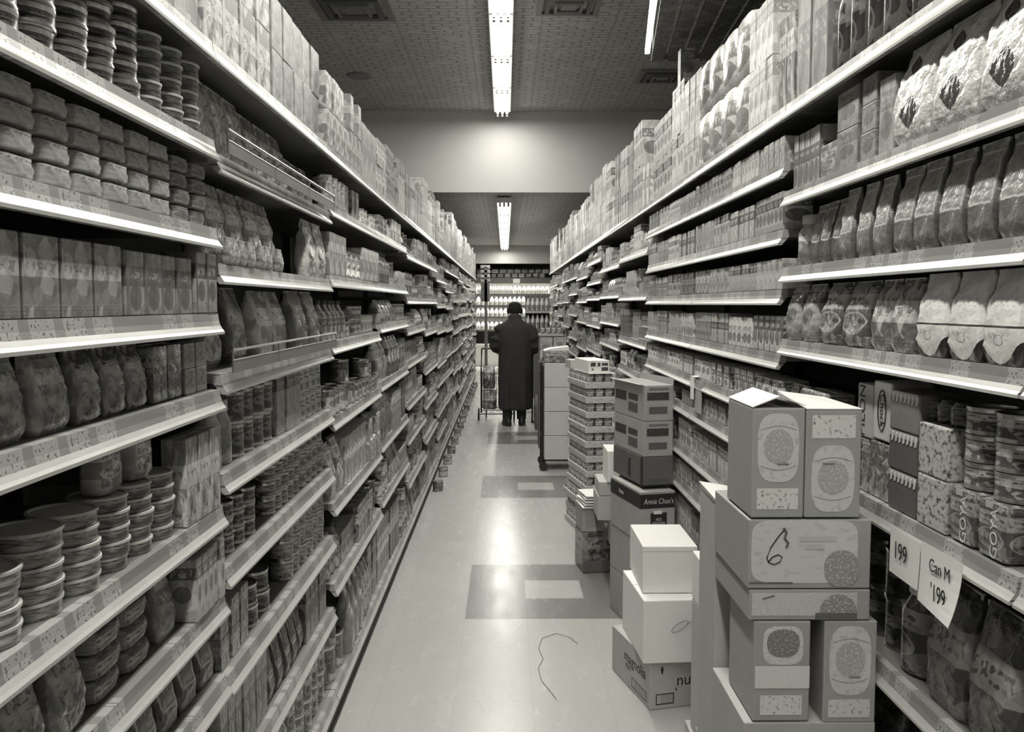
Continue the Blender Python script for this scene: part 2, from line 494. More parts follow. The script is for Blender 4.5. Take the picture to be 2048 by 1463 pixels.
Lb=[(.73,1.94)]
while len(Lb)<15: Lb.append((Lb[-1][1],Lb[-1][1]+W+.015))
Rb=[(1.355,2.578),(2.578,3.795),(3.795,5.02)]
while len(Rb)<12: Rb.append((Rb[-1][1],Rb[-1][1]+W))
Llips=[
 [2.05,1.843,1.657,1.475,1.31,1.055,.857,.675,.40,.09],
 [2.05,1.82,1.583,1.343,1.121,.909,.665,.40,.09],
 [2.05,1.85,1.60,1.36,1.085,.775,.48,.09],
 [2.05,1.85,1.60,1.396,1.105,.80,.52,.09],
 [2.05,1.82,1.54,1.34,1.13,.865,.64,.36,.09],
 [2.05,1.82,1.54,1.29,.99,.72,.45,.09],
]
Rlips=[
 [2.06,1.815,1.60,1.395,1.07,.735,.40,.10],
 [2.06,1.90,1.71,1.537,1.35,1.19,1.05,.857,.70,.40,.10],
 [2.06,1.90,1.71,1.537,1.35,1.19,1.05,.857,.70,.40,.10],
 [2.06,1.815,1.56,1.28,1.08,.80,.45,.10],
 [2.06,1.79,1.58,1.38,1.21,.95,.65,.36,.10],
 [2.06,1.89,1.71,1.57,1.33,1.1,.8,.5,.10],
]
rl=random.Random(5)
def autolips(top):
    z=top; out=[z]
    while z>.45:
        z-=rl.choice([.18,.21,.24,.27,.31])
        if z>.25: out.append(round(z,3))
    out.append(.10); return out
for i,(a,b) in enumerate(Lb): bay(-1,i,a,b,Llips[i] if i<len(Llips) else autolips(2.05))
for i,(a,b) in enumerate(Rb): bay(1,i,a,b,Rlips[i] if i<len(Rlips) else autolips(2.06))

bay(1,16,.135,1.352,Rlips[0]); BAYS[(1,16)]=(.72,1.352,BAYS[(1,16)][2])
# raised wire fences on two shelves of the second left bay
for z,nm in ((1.866,'second'),(1.389,'fourth')):
    t=thing('shelf_fence',f'low wire fence along the front of the {nm} shelf, second bay of left shelves','wire fence',(LX+.012,2.56,z))
    MB().tube([(0,-.6,.05),(0,.6,.05)],.0035,6).build('rail',M['chrome'],t)
    MB().tube([(0,-.6,.028),(0,.6,.028)],.002,6).build('rail',M['chrome'],t)
    f=MB().box(-.001,.001,-.6,.6,0,.03).build('clear_strip',M['shelf'],t)
    for yy in (-.6,-.2,.2,.6): MB().tube([(0,yy,0),(0,yy,.05)],.0025,6).build('post',M['chrome'],t)
    MB().tube([(0,.6,.05),(-.09,.6,.05)],.0035,6).build('side_rail',M['chrome'],t)
    

# ------------------------------------------------------------------ goods
CACHE={}
def rr(a,b): return random.uniform(a,b)
def bag_mb(w,d,h,seed,lowpoly=False,upright=0.0):
    r=random.Random(seed); n=10 if lowpoly else 20; J=5 if lowpoly else 11
    R=[]
    for j in range(J):
        t=j/(J-1)
        dd=d*(1-(t**(3.6-upright)))*(0.94+.10*math.sin(t*5)) ; dd=max(dd,.006)
        ww=w*(0.93+.07*math.sin(PI*min(1,t*1.25)))
        if j==0: ww*=.93; dd*=.85
        ring=[]
        for i in range(n):
            a=2*PI*i/n-PI/2-PI/n
            ca,sa=math.cos(a),math.sin(a); e=.42
            x=ww/2*abs(ca)**e*(1 if ca>0 else -1); y_=dd/2*abs(sa)**e*(1 if sa>0 else -1)
            k=.03*w if (j>0) else 0
            x+=r.uniform(-k,k)*.6; y_+=r.uniform(-k,k)*(1 if t<.95 else .2)
            z=h*t + (r.uniform(-.02,.02)*h if 0<j<J-1 else 0)
            if j==J-1: z=h*(1+r.uniform(-.012,.012))
            ring.append((x,y_,z))
        R.append(ring)
    mb=MB(); mb.rings(R,0,True,lambda p:(min(.999,max(0,p[0]/w+.5)),min(.999,max(0,p[2]/h))))
    return mb
def softpack_mb(w,d,h,seed,low=False):
    r=random.Random(seed); n=12; R=[]
    for j,t in enumerate((0,.12,.5,.88,1)):
        k=(.8,.97,1,.97,.78)[j]; ring=[]
        for i in range(n):
            a=2*PI*i/n-PI/2-PI/n; ca,sa=math.cos(a),math.sin(a)
            ring.append((w/2*k*abs(ca)**.45*(1 if ca>0 else -1)+r.uniform(-.002,.002),d/2*k*abs(sa)**.45*(1 if sa>0 else -1)+r.uniform(-.002,.002),h*t))
        R.append(ring)
    return MB().rings(R,0,True,lambda p:(min(.999,max(0,p[0]/w+.5)),min(.999,p[2]/h)))
# each maker returns (body mesh, [(partname, mesh)], category)
def mk(kind,w,d,h,low):
    key=(kind,round(w,3),round(d,3),round(h,3),low)
    if key in CACHE: return CACHE[key]
    parts=[]
    if kind in ('food_box','pasta_box','tea_box','cereal_box','rice_box'):
        mb=MB().box(-w/2,w/2,-d/2,d/2,0,h,c=0 if low else .0022); mats=[M['box']]
        if not low:
            f=MB().box(-w/2*.97,w/2*.97,-.0012,.0012,h-.0002,h+.0006); parts.append(('top_flap',f.mesh('top_flap',[M['seam']])))
    elif kind=='coffee_brick':
        mb=MB().box(-w/2,w/2,-d/2,d/2,0,h*.97,c=0 if low else .006); mats=[M['foil']]
        if not low:
            f=MB().box(-w*.42,w*.42,-.004,.004,h*.968,h*.99,c=.001); parts.append(('folded_seal',f.mesh('folded_seal',[M['seam']])))
    elif kind in ('food_can','coffee_tin'):
        r=min(w,d)/2*.985; q=.004
        pr=[(r*.94,0),(r,.001),(r,.005),(r*.965,.008),(r*.965,h-.008),(r,h-.005),(r,h),(r*.92,h),(r*.9,h-.004)]
        if low: pr=[(r,0),(r*.97,.006),(r*.97,h-.006),(r,h)]; mm=[1,0,1]
        else: mm=[1,1,1,0,1,1,1,1]
        mb=MB().lathe(pr,10 if low else 20,mats=mm,wrap=3); mats=[M['can'],M['tin']]
    elif kind=='food_tin':   # wide shallow tin with pale rims
        r=min(w,d)/2*.985
        pr=[(r*.93,0),(r*.95,.002),(r*.95,h-.005),(r,h-.004),(r,h),(r*.9,h),(r*.88,h-.003)]
        mb=MB().lathe(pr,12 if low else 24,mats=[0,0,1,1,1,1],wrap=2); mats=[M['can'],M['lid_light']]
    elif kind=='glass_jar':
        r=min(w,d)/2*.985; hb=h*.82
        pr=[(r*.9,0),(r,.006),(r,hb*.78),(r*.72,hb),(r*.72,hb+.002)]
        mb=MB().lathe(pr,10 if low else 20,wrap=2); mats=[M['glass']]
        lid=MB().lathe([(r*.78,hb),(r*.8,hb+.002),(r*.8,h-.003),(r*.76,h)],10 if low else 20)
        if low: 
            b=len(mb.v); mb.v+=lid.v; mb.f+=[[i+b for i in f] for f in lid.f]; mb.uv+=lid.uv; mb.mi+=[1]*len(lid.f); mats=[M['glass'],M['lid_light']]
        else: parts.append(('lid',lid.mesh('lid',[M['lid_light']],True)))
    elif kind in ('plastic_bottle','milk_jug'):
        r=min(w,d)/2*.985
        pr=[(r*.88,0),(r,.008),(r,h*.55),(r*.93,h*.64),(r*.45,h*.82),(r*.33,h*.87),(r*.33,h*.9)]
        mb=MB().lathe(pr,10 if low else 20,wrap=2); mats=[M['glass']]
        lid=MB().lathe([(r*.4,h*.895),(r*.4,h*.995),(r*.36,h)],10 if low else 16)
        if low:
            b=len(mb.v); mb.v+=lid.v; mb.f+=[[i+b for i in f] for f in lid.f]; mb.uv+=lid.uv; mb.mi+=[1]*len(lid.f); mats=[M['glass'],M['lid_dark']]
        else: parts.append(('cap',lid.mesh('cap',[M['lid_dark']],True)))
    elif kind in ('snack_bag','coffee_bag','candy_bag','leaf_bag','scallop_bag'):
        mb=bag_mb(w,d,h,hash(key)&0xffff if False else int(w*1e4+h*1e5+d*1e3),low,0.9 if kind=='coffee_bag' else 0)
        mats=[{'coffee_bag':M['coffee'],'leaf_bag':M['leaf'],'scallop_bag':M['scallop']}.get(kind,M['bag'])]
        if not low:
            s_=MB().box(-w*.46,w*.46,-.003,.003,h*.965,h*1.01); parts.append(('top_seal',s_.mesh('top_seal',[M['seam']])))
    elif kind=='film_block':
        mb=softpack_mb(w,d,h,int(w*1e4+h*1e3)); mats=[M['film']]
    elif kind=='soft_pack':
        mb=softpack_mb(w,d,h,int(w*1e4),low); mats=[M['paperbag']]
    elif kind=='noodle_cup':
        r=min(w,d)/2*.985
        mb=MB().lathe([(r*.78,0),(r*.95,h*.88),(r,h*.9),(r,h*.96),(r*.97,h)],12 if low else 20,mats=[0,1,1,1],wrap=2); mats=[M['can'],M['lid_light']]
    me=mb.mesh(kind,mats,kind not in ('food_box','pasta_box','tea_box','cereal_box','rice_box'))
    CACHE[key]=(me,parts,mb); return CACHE[key]
CAT={'leaf_bag':'bag','scallop_bag':'bag','film_block':'wrapped block','food_box':'box','pasta_box':'pasta box','tea_box':'tea box','cereal_box':'cereal box','rice_box':'rice box','coffee_brick':'coffee pack','food_can':'can','coffee_tin':'coffee tin','food_tin':'tin','glass_jar':'jar',
 'plastic_bottle':'bottle','milk_jug':'jug','snack_bag':'snack bag','coffee_bag':'coffee bag','candy_bag':'candy bag','soft_pack':'soft pack','noodle_cup':'noodle cup'}
NOUN={'leaf_bag':'shiny bag with dark leaf mark','scallop_bag':'white scalloped-edge bag','film_block':'film-wrapped block','food_box':'food box','pasta_box':'slim pasta box','tea_box':'small tea box','cereal_box':'tall cereal box','rice_box':'rice box','coffee_brick':'coffee brick pack','food_can':'food can','coffee_tin':'coffee tin','food_tin':'shallow round tin','glass_jar':'lidded jar',
 'plastic_bottle':'capped bottle','milk_jug':'jug','snack_bag':'shiny snack bag','coffee_bag':'foil coffee bag','candy_bag':'cellophane bag','soft_pack':'soft wrapped pack','noodle_cup':'noodle cup'}
PLACE=[]
def tonename(b):
    return 'black' if b<.05 else 'dark' if b<.12 else 'dark grey' if b<.2 else 'grey' if b<.34 else 'pale grey' if b<.52 else 'white'
RUNKEY={}
def run(side,bi,si,ya,yb,kind,w,d,h,rows=1,base=.3,lab=.6,seed=None,skip=0.0,setb=.03,tilt=0.0,pos=None,jit=1.0,label=None,stag=False):
    """a run of identical goods along one shelf between ya and yb"""
    y0,y1,zs=BAYS[(side,bi)]; z=zs[si]
    if seed is None: seed=random.random()
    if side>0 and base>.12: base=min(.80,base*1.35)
    L=y1-y0; c=((ya+yb)/2-y0)/L
    if pos is None: pos=('near end','near half','middle','far half','far end')[min(4,int(c*5))]
    sn='right' if side>0 else 'left'
    k=(side,bi,si,pos); RUNKEY[k]=RUNKEY.get(k,0)+1
    if RUNKEY[k]>1: pos={'near end':'near part','near half':'near centre','middle':'centre','far half':'far centre','far end':'far part'}.get(pos,pos)
    nm=f"{tonename(base)} {NOUN[kind]}"
    lb=label or f"{nm} at the {pos} of {ORD[si]} shelf, {BO[bi]} bay on {sn}"
    grp=f"{nm} run, {pos} of {ORD[si]} shelf, {BO[bi]} {sn} bay"
    n=int((yb-ya+.002)/(w+.003)); 
    if n<1: return
    pitch=(yb-ya)/n; XF=RX if side>0 else LX
    for i in range(n):
        if random.random()<skip: continue
        yy=ya+pitch*(i+.5)
        nr=rows if not stag else max(1,rows-int(random.random()*stag))
        for r in range(nr):
            x=XF+side*(setb+d/2+rr(0,.006)*jit)
            # far goods stay upright; near ones may lean
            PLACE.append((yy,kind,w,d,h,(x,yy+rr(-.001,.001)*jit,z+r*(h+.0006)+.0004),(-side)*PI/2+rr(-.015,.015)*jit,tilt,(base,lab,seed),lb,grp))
# ---- left wall, nearest bay (0)
L0=0
def LR(bi,si,ya,yb,*a,**k): run(-1,bi,si,ya,yb,*a,**k)
def RR(bi,si,ya,yb,*a,**k): run(1,bi,si,ya,yb,*a,**k)
LR(0,0,.75,1.62,'cereal_box',.16,.08,.24,1,.06,.1); LR(0,0,1.64,1.93,'cereal_box',.14,.08,.185,2,.26,.34,seed=.11)  # near run darkened in colour to imitate vignetting in the upper corner
LR(0,1,.75,1.62,'food_can',.092,.092,.031,5,.015,.05,seed=.3,setb=.02); LR(0,1,1.63,1.93,'food_tin',.094,.094,.028,5,.05,.12,seed=.53,setb=.02)  # near-black tones stand in for the shade and vignetting here
LR(0,2,.75,1.72,'soft_pack',.093,.11,.033,4,.46,.22,seed=.71,setb=.015); LR(0,2,1.73,1.93,'soft_pack',.085,.10,.031,4,.38,.2,seed=.4,setb=.02)
LR(0,3,.75,1.47,'tea_box',.093,.06,.112,1,.24,.12,seed=.23,setb=.012,jit=.5); LR(0,3,1.475,1.79,'tea_box',.075,.06,.108,1,.34,.16,seed=.67,setb=.012); LR(0,3,1.80,1.93,'food_box',.062,.07,.124,1,.36,.1,seed=.91,setb=.006)
LR(0,4,.75,1.33,'candy_bag',.10,.05,.12,1,.16,.4,seed=.41); LR(0,4,1.34,1.62,'candy_bag',.085,.05,.115,1,.08,.25,seed=.15,skip=.0); LR(0,4,1.63,1.78,'coffee_brick',.07,.06,.11,1,.1,.2,seed=.35); LR(0,4,1.79,1.93,'food_box',.065,.05,.052,2,.34,.5,seed=.85)
LR(0,5,.75,1.185,'food_tin',.105,.105,.0245,4,.2,.4,seed=.22,setb=.015); LR(0,5,1.19,1.41,'food_tin',.105,.105,.0245,5,.14,.35,seed=.62,setb=.015); LR(0,5,1.415,1.72,'food_tin',.098,.098,.0245,5,.12,.3,seed=.12,setb=.015)
LR(0,5,1.73,1.93,'rice_box',.062,.05,.175,1,.3,.15,seed=.37,setb=.01)
LR(0,6,.75,1.35,'candy_bag',.10,.05,.13,1,.12,.3,seed=.5); LR(0,6,1.36,1.60,'soft_pack',.1,.08,.04,3,.15,.3,seed=.44); LR(0,6,1.61,1.74,'candy_bag',.09,.05,.125,1,.5,.3,seed=.31); LR(0,6,1.75,1.93,'pasta_box',.033,.06,.128,1,.55,.2,seed=.93,setb=.004)
LR(0,7,.75,1.5,'soft_pack',.12,.08,.05,2,.2,.3,seed=.7); LR(0,7,1.51,1.93,'coffee_bag',.09,.05,.125,1,.2,.4,seed=.2)
LR(0,8,.75,1.93,'candy_bag',.11,.06,.17,1,.3,.1,seed=.6)
LR(0,9,.75,1.93,'plastic_bottle',.09,.09,.24,1,.3,.5,seed=.6)
# two upright oval-faced packs lying on the tins
# ---- left bay 1
LR(1,0,1.95,2.5,'cereal_box',.125,.08,.178,2,.33,.42,seed=.15); LR(1,0,2.51,3.15,'cereal_box',.118,.08,.15,2,.38,.5,seed=.9)
LR(1,1,1.97,2.33,'snack_bag',.115,.06,.175,1,.2,.5,seed=.25,setb=.05); LR(1,1,2.34,2.75,'snack_bag',.13,.07,.165,1,.25,.55,seed=.75,setb=.045); LR(1,1,2.80,3.12,'snack_bag',.10,.06,.125,1,.35,.2,seed=.55,setb=.05)
LR(1,2,1.97,2.55,'snack_bag',.14,.07,.18,1,.22,.5,seed=.47,setb=.03); LR(1,2,2.86,3.15,'snack_bag',.135,.05,.18,1,.32,.12,seed=.27,setb=.012)
LR(1,2,2.0,2.5,'candy_bag',.05,.02,.06,1,.35,.1,seed=.95,setb=.003,skip=.25,label='small pale cellophane bag over the front edge of third shelf, second left bay')
LR(1,3,1.98,2.42,'snack_bag',.15,.08,.19,1,.14,.5,seed=.52,setb=.07); LR(1,3,2.43,2.75,'snack_bag',.15,.08,.185,1,.3,.65,seed=.82,setb=.05); LR(1,3,2.76,3.15,'snack_bag',.17,.08,.19,1,.38,.25,seed=.37,setb=.03)
LR(1,4,1.96,2.12,'glass_jar',.075,.075,.15,1,.4,.6,seed=.44); LR(1,4,2.14,2.5,'food_can',.085,.085,.08,2,.1,.35,seed=.14); LR(1,4,2.51,2.8,'food_box',.09,.08,.17,1,.36,.15,seed=.58); LR(1,4,2.81,3.16,'food_can',.08,.08,.085,2,.25,.5,seed=.34)
LR(1,5,1.96,2.3,'food_can',.07,.07,.04,3,.08,.4,seed=.33); LR(1,5,2.44,2.8,'food_can',.068,.068,.045,3,.12,.45,seed=.3); LR(1,5,2.81,3.16,'food_can',.07,.07,.052,3,.22,.5,seed=.83)
LR(1,6,1.96,2.2,'tea_box',.06,.05,.07,2,.3,.1,seed=.6); LR(1,6,2.21,2.45,'food_can',.1,.1,.055,2,.06,.3,seed=.13); LR(1,6,2.62,3.16,'food_can',.075,.075,.06,3,.3,.12,seed=.73)
LR(1,7,1.96,2.35,'food_box',.05,.1,.19,1,.26,.12,seed=.21); LR(1,7,2.36,2.8,'coffee_bag',.08,.06,.17,1,.12,.4,seed=.66); LR(1,7,2.81,3.16,'rice_box',.06,.06,.18,1,.34,.1,seed=.87)
LR(1,8,1.96,2.6,'plastic_bottle',.09,.09,.25,1,.3,.5,seed=.26); LR(1,8,2.61,3.16,'food_can',.09,.09,.1,2,.3,.6,seed=.76)
# ---- right bay 0
RR(0,0,1.4,1.9,'glass_jar',.10,.10,.26,1,.04,.1,seed=.33); RR(0,0,1.92,2.3,'plastic_bottle',.085,.085,.27,1,.05,.12,seed=.53); RR(0,0,2.31,2.56,'cereal_box',.11,.10,.285,1,.30,.36,seed=.15)
RR(0,1,2.36,2.56,'pasta_box',.037,.08,.15,1,.42,.2,seed=.37); RR(0,1,2.22,2.35,'food_box',.12,.1,.085,1,.16,.3,seed=.77)
RR(0,1,2.07,2.21,'food_box',.13,.1,.092,2,.26,.34,seed=.05,setb=.02); RR(0,1,1.975,2.06,'food_box',.08,.1,.062,3,.28,.36,seed=.06,setb=.02); RR(0,1,1.885,1.965,'food_box',.075,.1,.16,1,.34,.5,seed=.4,setb=.02)
RR(0,1,1.37,1.88,'leaf_bag',.165,.09,.196,1,.55,.75,seed=.02,setb=.008,label='large shiny pale bag with a dark leaf mark, row under the top right shelf')
RR(0,2,2.44,2.56,'glass_jar',.10,.1,.14,1,.22,.4,seed=.7); RR(0,2,2.19,2.43,'coffee_bag',.075,.06,.155,1,.16,.5,seed=.8)
RR(0,2,1.88,2.185,'coffee_bag',.074,.055,.165,1,.27,.10,seed=.045,setb=.012); RR(0,2,1.38,1.875,'coffee_bag',.092,.06,.168,1,.22,.09,seed=.14,setb=.012)
RR(0,3,2.30,2.56,'snack_bag',.115,.07,.15,1,.32,.12,seed=.42,setb=.01); RR(0,3,1.98,2.29,'snack_bag',.15,.08,.15,1,.12,.5,seed=.62,setb=.01); RR(0,3,1.76,1.97,'snack_bag',.10,.07,.15,1,.13,.45,seed=.22,setb=.01)
RR(0,3,1.38,1.74,'scallop_bag',.115,.06,.155,1,.66,.4,seed=.09,setb=.004,label='white bag with scalloped lower edge and dark line, nearest right shelf')
RR(0,4,2.42,2.56,'coffee_bag',.068,.07,.098,2,.12,.5,seed=.26,setb=.01); RR(0,4,2.22,2.41,'coffee_brick',.09,.08,.10,2,.34,.16,seed=.72,setb=.01)
RR(0,5,1.72,1.86,'glass_jar',.13,.13,.2,1,.04,.2,seed=.4,setb=.03); RR(0,5,1.38,1.70,'snack_bag',.15,.08,.24,1,.06,.16,seed=.66,setb=.02)
RR(0,5,1.88,2.5,'food_can',.1,.1,.11,2,.05,.3,seed=.3,setb=.05)
RR(0,6,1.38,2.5,'snack_bag',.15,.1,.24,1,.04,.1,seed=.46,setb=.04)
# ---- right bays 1,2 : shelves crowded with upright boxes
rp=random.Random(21)
for bi in (1,2):
    y0,y1,zs=BAYS[(1,bi)]
    segs=4
    for si in range(1,len(zs)):
        gap=zs[si-1]-.07-zs[si]
        if si==0: continue
        cuts=[y0+.012]+sorted(y0+(y1-y0)*(k+rp.uniform(-.12,.12))/segs for k in range(1,segs))+[y1-.012]
        for k in range(segs):
            a,b=cuts[k]+.003,cuts[k+1]-.003
            hh=min(gap-.004,.26)*rp.uniform(.86,.98)
            if si in (1,2,3,4): kind='pasta_box'; w=rp.choice([.036,.042,.05,.055]); base=rp.choice([.36,.46,.55,.40,.16]); lab=rp.choice([.10,.2,.7])
            elif si==5: kind='tea_box'; w=rp.choice([.06,.07]); base=.60; lab=.05
            elif si in (6,7): kind='tea_box'; w=rp.choice([.055,.065]); base=.42; lab=.15
            else: kind=rp.choice(['pasta_box','food_box']); w=rp.choice([.045,.06,.05]); base=rp.choice([.14,.2,.25]); lab=.35
            if rp.random()<.13 and si!=5: base=.12
            RR(bi,si,a,b,kind,w,.09,hh,1,base,lab,seed=rp.random(),setb=.012,skip=.03)
# ---- generic filling of all other bays
KW={'food_box':(.07,.12),'pasta_box':(.04,.055),'food_can':(.068,.09),'glass_jar':(.065,.085),'snack_bag':(.11,.15),'plastic_bottle':(.065,.09),'rice_box':(.06,.08),'candy_bag':(.09,.12),'coffee_tin':(.1,.12),'cereal_box':(.07,.13),'soft_pack':(.09,.11)}
def generic(side,bi,tones,rnd):
    y0,y1,zs=BAYS[(side,bi)]
    for si in range(1,len(zs)):
        gap=zs[si-1]-.07-zs[si]
        if gap<.04: continue
        segs=rnd.choice([3,3,4]); cuts=[y0+.012]+sorted(y0+(y1-y0)*(k+rnd.uniform(-.2,.2))/segs for k in range(1,segs))+[y1-.012]
        for k in range(segs):
            a,b=cuts[k]+.003,cuts[k+1]-.004
            kind=rnd.choice(['food_can','food_can','food_can','food_box','food_box','glass_jar','snack_bag','rice_box','plastic_bottle','pasta_box','candy_bag','coffee_tin','food_can'])
            w=rnd.uniform(*KW[kind])
            g=gap-.006
            if kind=='food_can': h=rnd.uniform(.06,.105); 
            elif kind=='food_box': h=rnd.uniform(.08,.16)
            elif kind=='coffee_tin': h=rnd.uniform(.1,.14)
            elif kind=='glass_jar': h=rnd.uniform(.1,.14)
            else: h=g*rnd.uniform(.8,.98); h=min(h,.28)
            h=min(h,g); rows=max(1,int(g/(h+.001)))
            if kind in ('snack_bag','candy_bag','plastic_bottle','pasta_box','rice_box'): rows=1
            base=rnd.choice(tones); lab=rnd.choice([.1,.3,.55,.65]) if base<.35 else rnd.choice([.08,.15,.25])
            d=w if kind in('food_can','glass_jar','coffee_tin','plastic_bottle') else .08
            run(side,bi,si,a,b,kind,w,d,h,rows,base,lab,seed=rnd.random(),setb=rnd.choice([.006,.012,.02,.03]),skip=.02,stag=1.6 if rows>1 else False)
def topstock(side,bi,rnd,tones,hmin,hmax,ya=None,yb=None):
    y0,y1,zs=BAYS[(side,bi)]; ya=ya or y0+.012; yb=yb or y1-.012
    segs=rnd.choice([3,4]); cuts=[ya]+sorted(ya+(yb-ya)*(k+rnd.uniform(-.2,.2))/segs for k in range(1,segs))+[yb]
    for k in range(segs):
        a,b=cuts[k]+.003,cuts[k+1]-.004
        tot=rnd.uniform(hmin,hmax); rows=rnd.choice([1,2,2]) if tot<.45 else rnd.choice([2,2,3])
        kind=rnd.choice(['cereal_box','cereal_box','pasta_box','rice_box','food_box'])
        run(side,bi,0,a,b,kind,rnd.uniform(*KW[kind]),.12,tot/rows,rows,rnd.choice(tones),rnd.choice([.3,.15,.6]),seed=rnd.random(),setb=.012,stag=1.25 if rows>1 else False)
rg=random.Random(77)
generic(1,16,[.10,.15,.2,.26],random.Random(4)); run(1,16,0,.75,1.34,'glass_jar',.10,.10,.24,1,.04,.1,seed=.9)
for bi in range(2,len(Lb)):
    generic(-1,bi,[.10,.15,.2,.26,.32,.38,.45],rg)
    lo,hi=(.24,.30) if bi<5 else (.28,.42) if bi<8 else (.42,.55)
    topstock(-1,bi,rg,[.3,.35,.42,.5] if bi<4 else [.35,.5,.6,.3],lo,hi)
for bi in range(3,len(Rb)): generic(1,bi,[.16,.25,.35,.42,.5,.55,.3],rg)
RR(1,0,2.59,2.72,'cereal_box',.055,.12,.27,1,.2,.5,seed=.4); RR(1,0,2.73,2.98,'cereal_box',.06,.12,.183,2,.62,.75,seed=.2,setb=.01)
RR(1,0,2.99,3.78,'film_block',.19,.13,.203,2,.7,.5,seed=.02,setb=.006,label='white film-wrapped sack, stacked two high on the top shelf, second bay on right')
RR(2,0,3.81,4.15,'cereal_box',.11,.12,.215,2,.5,.6,seed=.3); RR(2,0,4.16,4.46,'rice_box',.072,.12,.235,2,.55,.2,seed=.8); RR(2,0,4.47,5.0,'cereal_box',.09,.12,.20,2,.42,.2,seed=.55)
for bi in range(3,len(Rb)): topstock(1,bi,rg,[.45,.55,.65,.5,.3],.44,.55)
# tall single packs poking up
PLACE.append((4.3,'pasta_box',.07,.07,.16,(.86,4.30,BAYS[(1,2)][2][0]+.472),-PI/2,0,(.6,.3,.5),'single pale upright carton standing highest above the stacked top-shelf boxes on right','single upright carton'))

# ---- realise placements : nearest 300 of a kind one by one, the rest of that kind as one stuff object
PLACE.sort(key=lambda p:p[0]); cnt={}; REST={}
for (yy,kind,w,d,h,loc,rz,tilt,colr,lb,grp) in PLACE:
    cnt[kind]=cnt.get(kind,0)+1
    low=yy>4.6
    if cnt[kind]>300: REST.setdefault(kind,[]).append((w,d,h,loc,rz,colr)); continue
    me,parts,_=mk(kind,w,d,h,low)
    o=link({'leaf_bag':'snack_bag','scallop_bag':'snack_bag','film_block':'wrapped_block'}.get(kind,kind),me,None,loc,rz); o.color=(colr[0],colr[1],colr[2],1)
    if tilt: o.rotation_euler=(tilt,0,rz)
    tag(o,lb,CAT[kind],grp)
    for pn,pm in parts:
        c=link(pn,pm,o); c.color=o.color
for kind,items in REST.items():
    V=[];F=[];UV=[];MI=[];T=[]; mats=None
    for (w,d,h,loc,rz,colr) in items:
        me,_,mb=mk(kind,w,d,h,True); mats=list(me.materials)
        b=len(V); c,s_=math.cos(rz),math.sin(rz)
        V+=[(loc[0]+x*c-y_*s_,loc[1]+x*s_+y_*c,loc[2]+z) for x,y_,z in mb.v]
        F+=[[i+b for i in f] for f in mb.f]; UV+=mb.uv; MI+=mb.mi; T+=[colr]*len(mb.v)
    A=MB(); A.v=V;A.f=F;A.uv=UV;A.mi=MI
    me=A.mesh(kind,mats)
    at=me.attributes.new('tint','FLOAT_VECTOR','POINT'); at.data.foreach_set('vector',[c for t_ in T for c in t_])
    o=link(kind,me)
    tag(o,f'remaining distant {NOUN[kind]} stock packed along the far shelves','stock of '+CAT[kind],None,'stuff')

# ================================================================== cartons on the floor
def carton(name,label,x0,x1,y0,y1,z0,z1,mat,group=None,rz=0.0,seam=True,flaps=None,cat='carton'):
    """cardboard carton: body + tape seam (+ open flaps); local origin at base centre"""
    w,d,h=x1-x0,y1-y0,z1-z0
    t=thing(name,label,cat,((x0+x1)/2,(y0+y1)/2,z0+.0005),rz,group)
    o=MB().box(-w/2,w/2,-d/2,d/2,0,h-.0012,c=.003).build('body',mat,t)
    o.color=(.3,.15,.5,1)
    if seam:
        MB().box(-.02,.02,-d/2+.004,d/2-.004,h-.0012,h-.0004).build('tape',M['seam'],t)
        MB().box(-w/2+.003,w/2-.003,-.0008,.0008,h-.0012,h-.0002).build('flap_seam',M['card_dark'],t) if w>d else None
    return t,w,d,h
def decal(t,name,x0,x1,z0,z1,yf,mat,th=.0008,colr=None,shape=None,label=None):
    """thin printed area on the camera-facing side (y=yf)"""
    mb=MB()
    if shape is None: mb.box(x0,x1,yf-th,yf,z0,z1)
    else:
        P=shape; R=[[(x,yf,z) for x,z in P],[(x,yf-th,z) for x,z in P]]
        mb.rings(R,0,True,lambda p:((p[0]-x0)/(x1-x0),(p[2]-z0)/(z1-z0)*.999))
        b=mb.f.pop(); mb.uv.pop(); mb.mi.pop()
        mb.face(b,[((mb.v[i][0]-x0)/(x1-x0),(mb.v[i][2]-z0)/(z1-z0)*.999) for i in b])
    o=mb.build(name,mat,t)
    if colr: o.color=(*colr,1)
    if label: o['label']=label
    return o
def oval(x0,x1,z0,z1,e=.75,n=28):
    cx,cz,a,b=(x0+x1)/2,(z0+z1)/2,(x1-x0)/2,(z1-z0)/2
    return [(cx+a*abs(math.cos(q))**e*(1 if math.cos(q)>0 else -1),cz+b*abs(math.sin(q))**e*(1 if math.sin(q)>0 else -1)) for q in [2*PI*i/n for i in range(n)]]
def scribble(t,pts,yf,mat,r=.0012,name='handwritten_mark'):
    return MB().tube([(x,yf,z) for x,z in pts],r,5).build(name,mat,t)
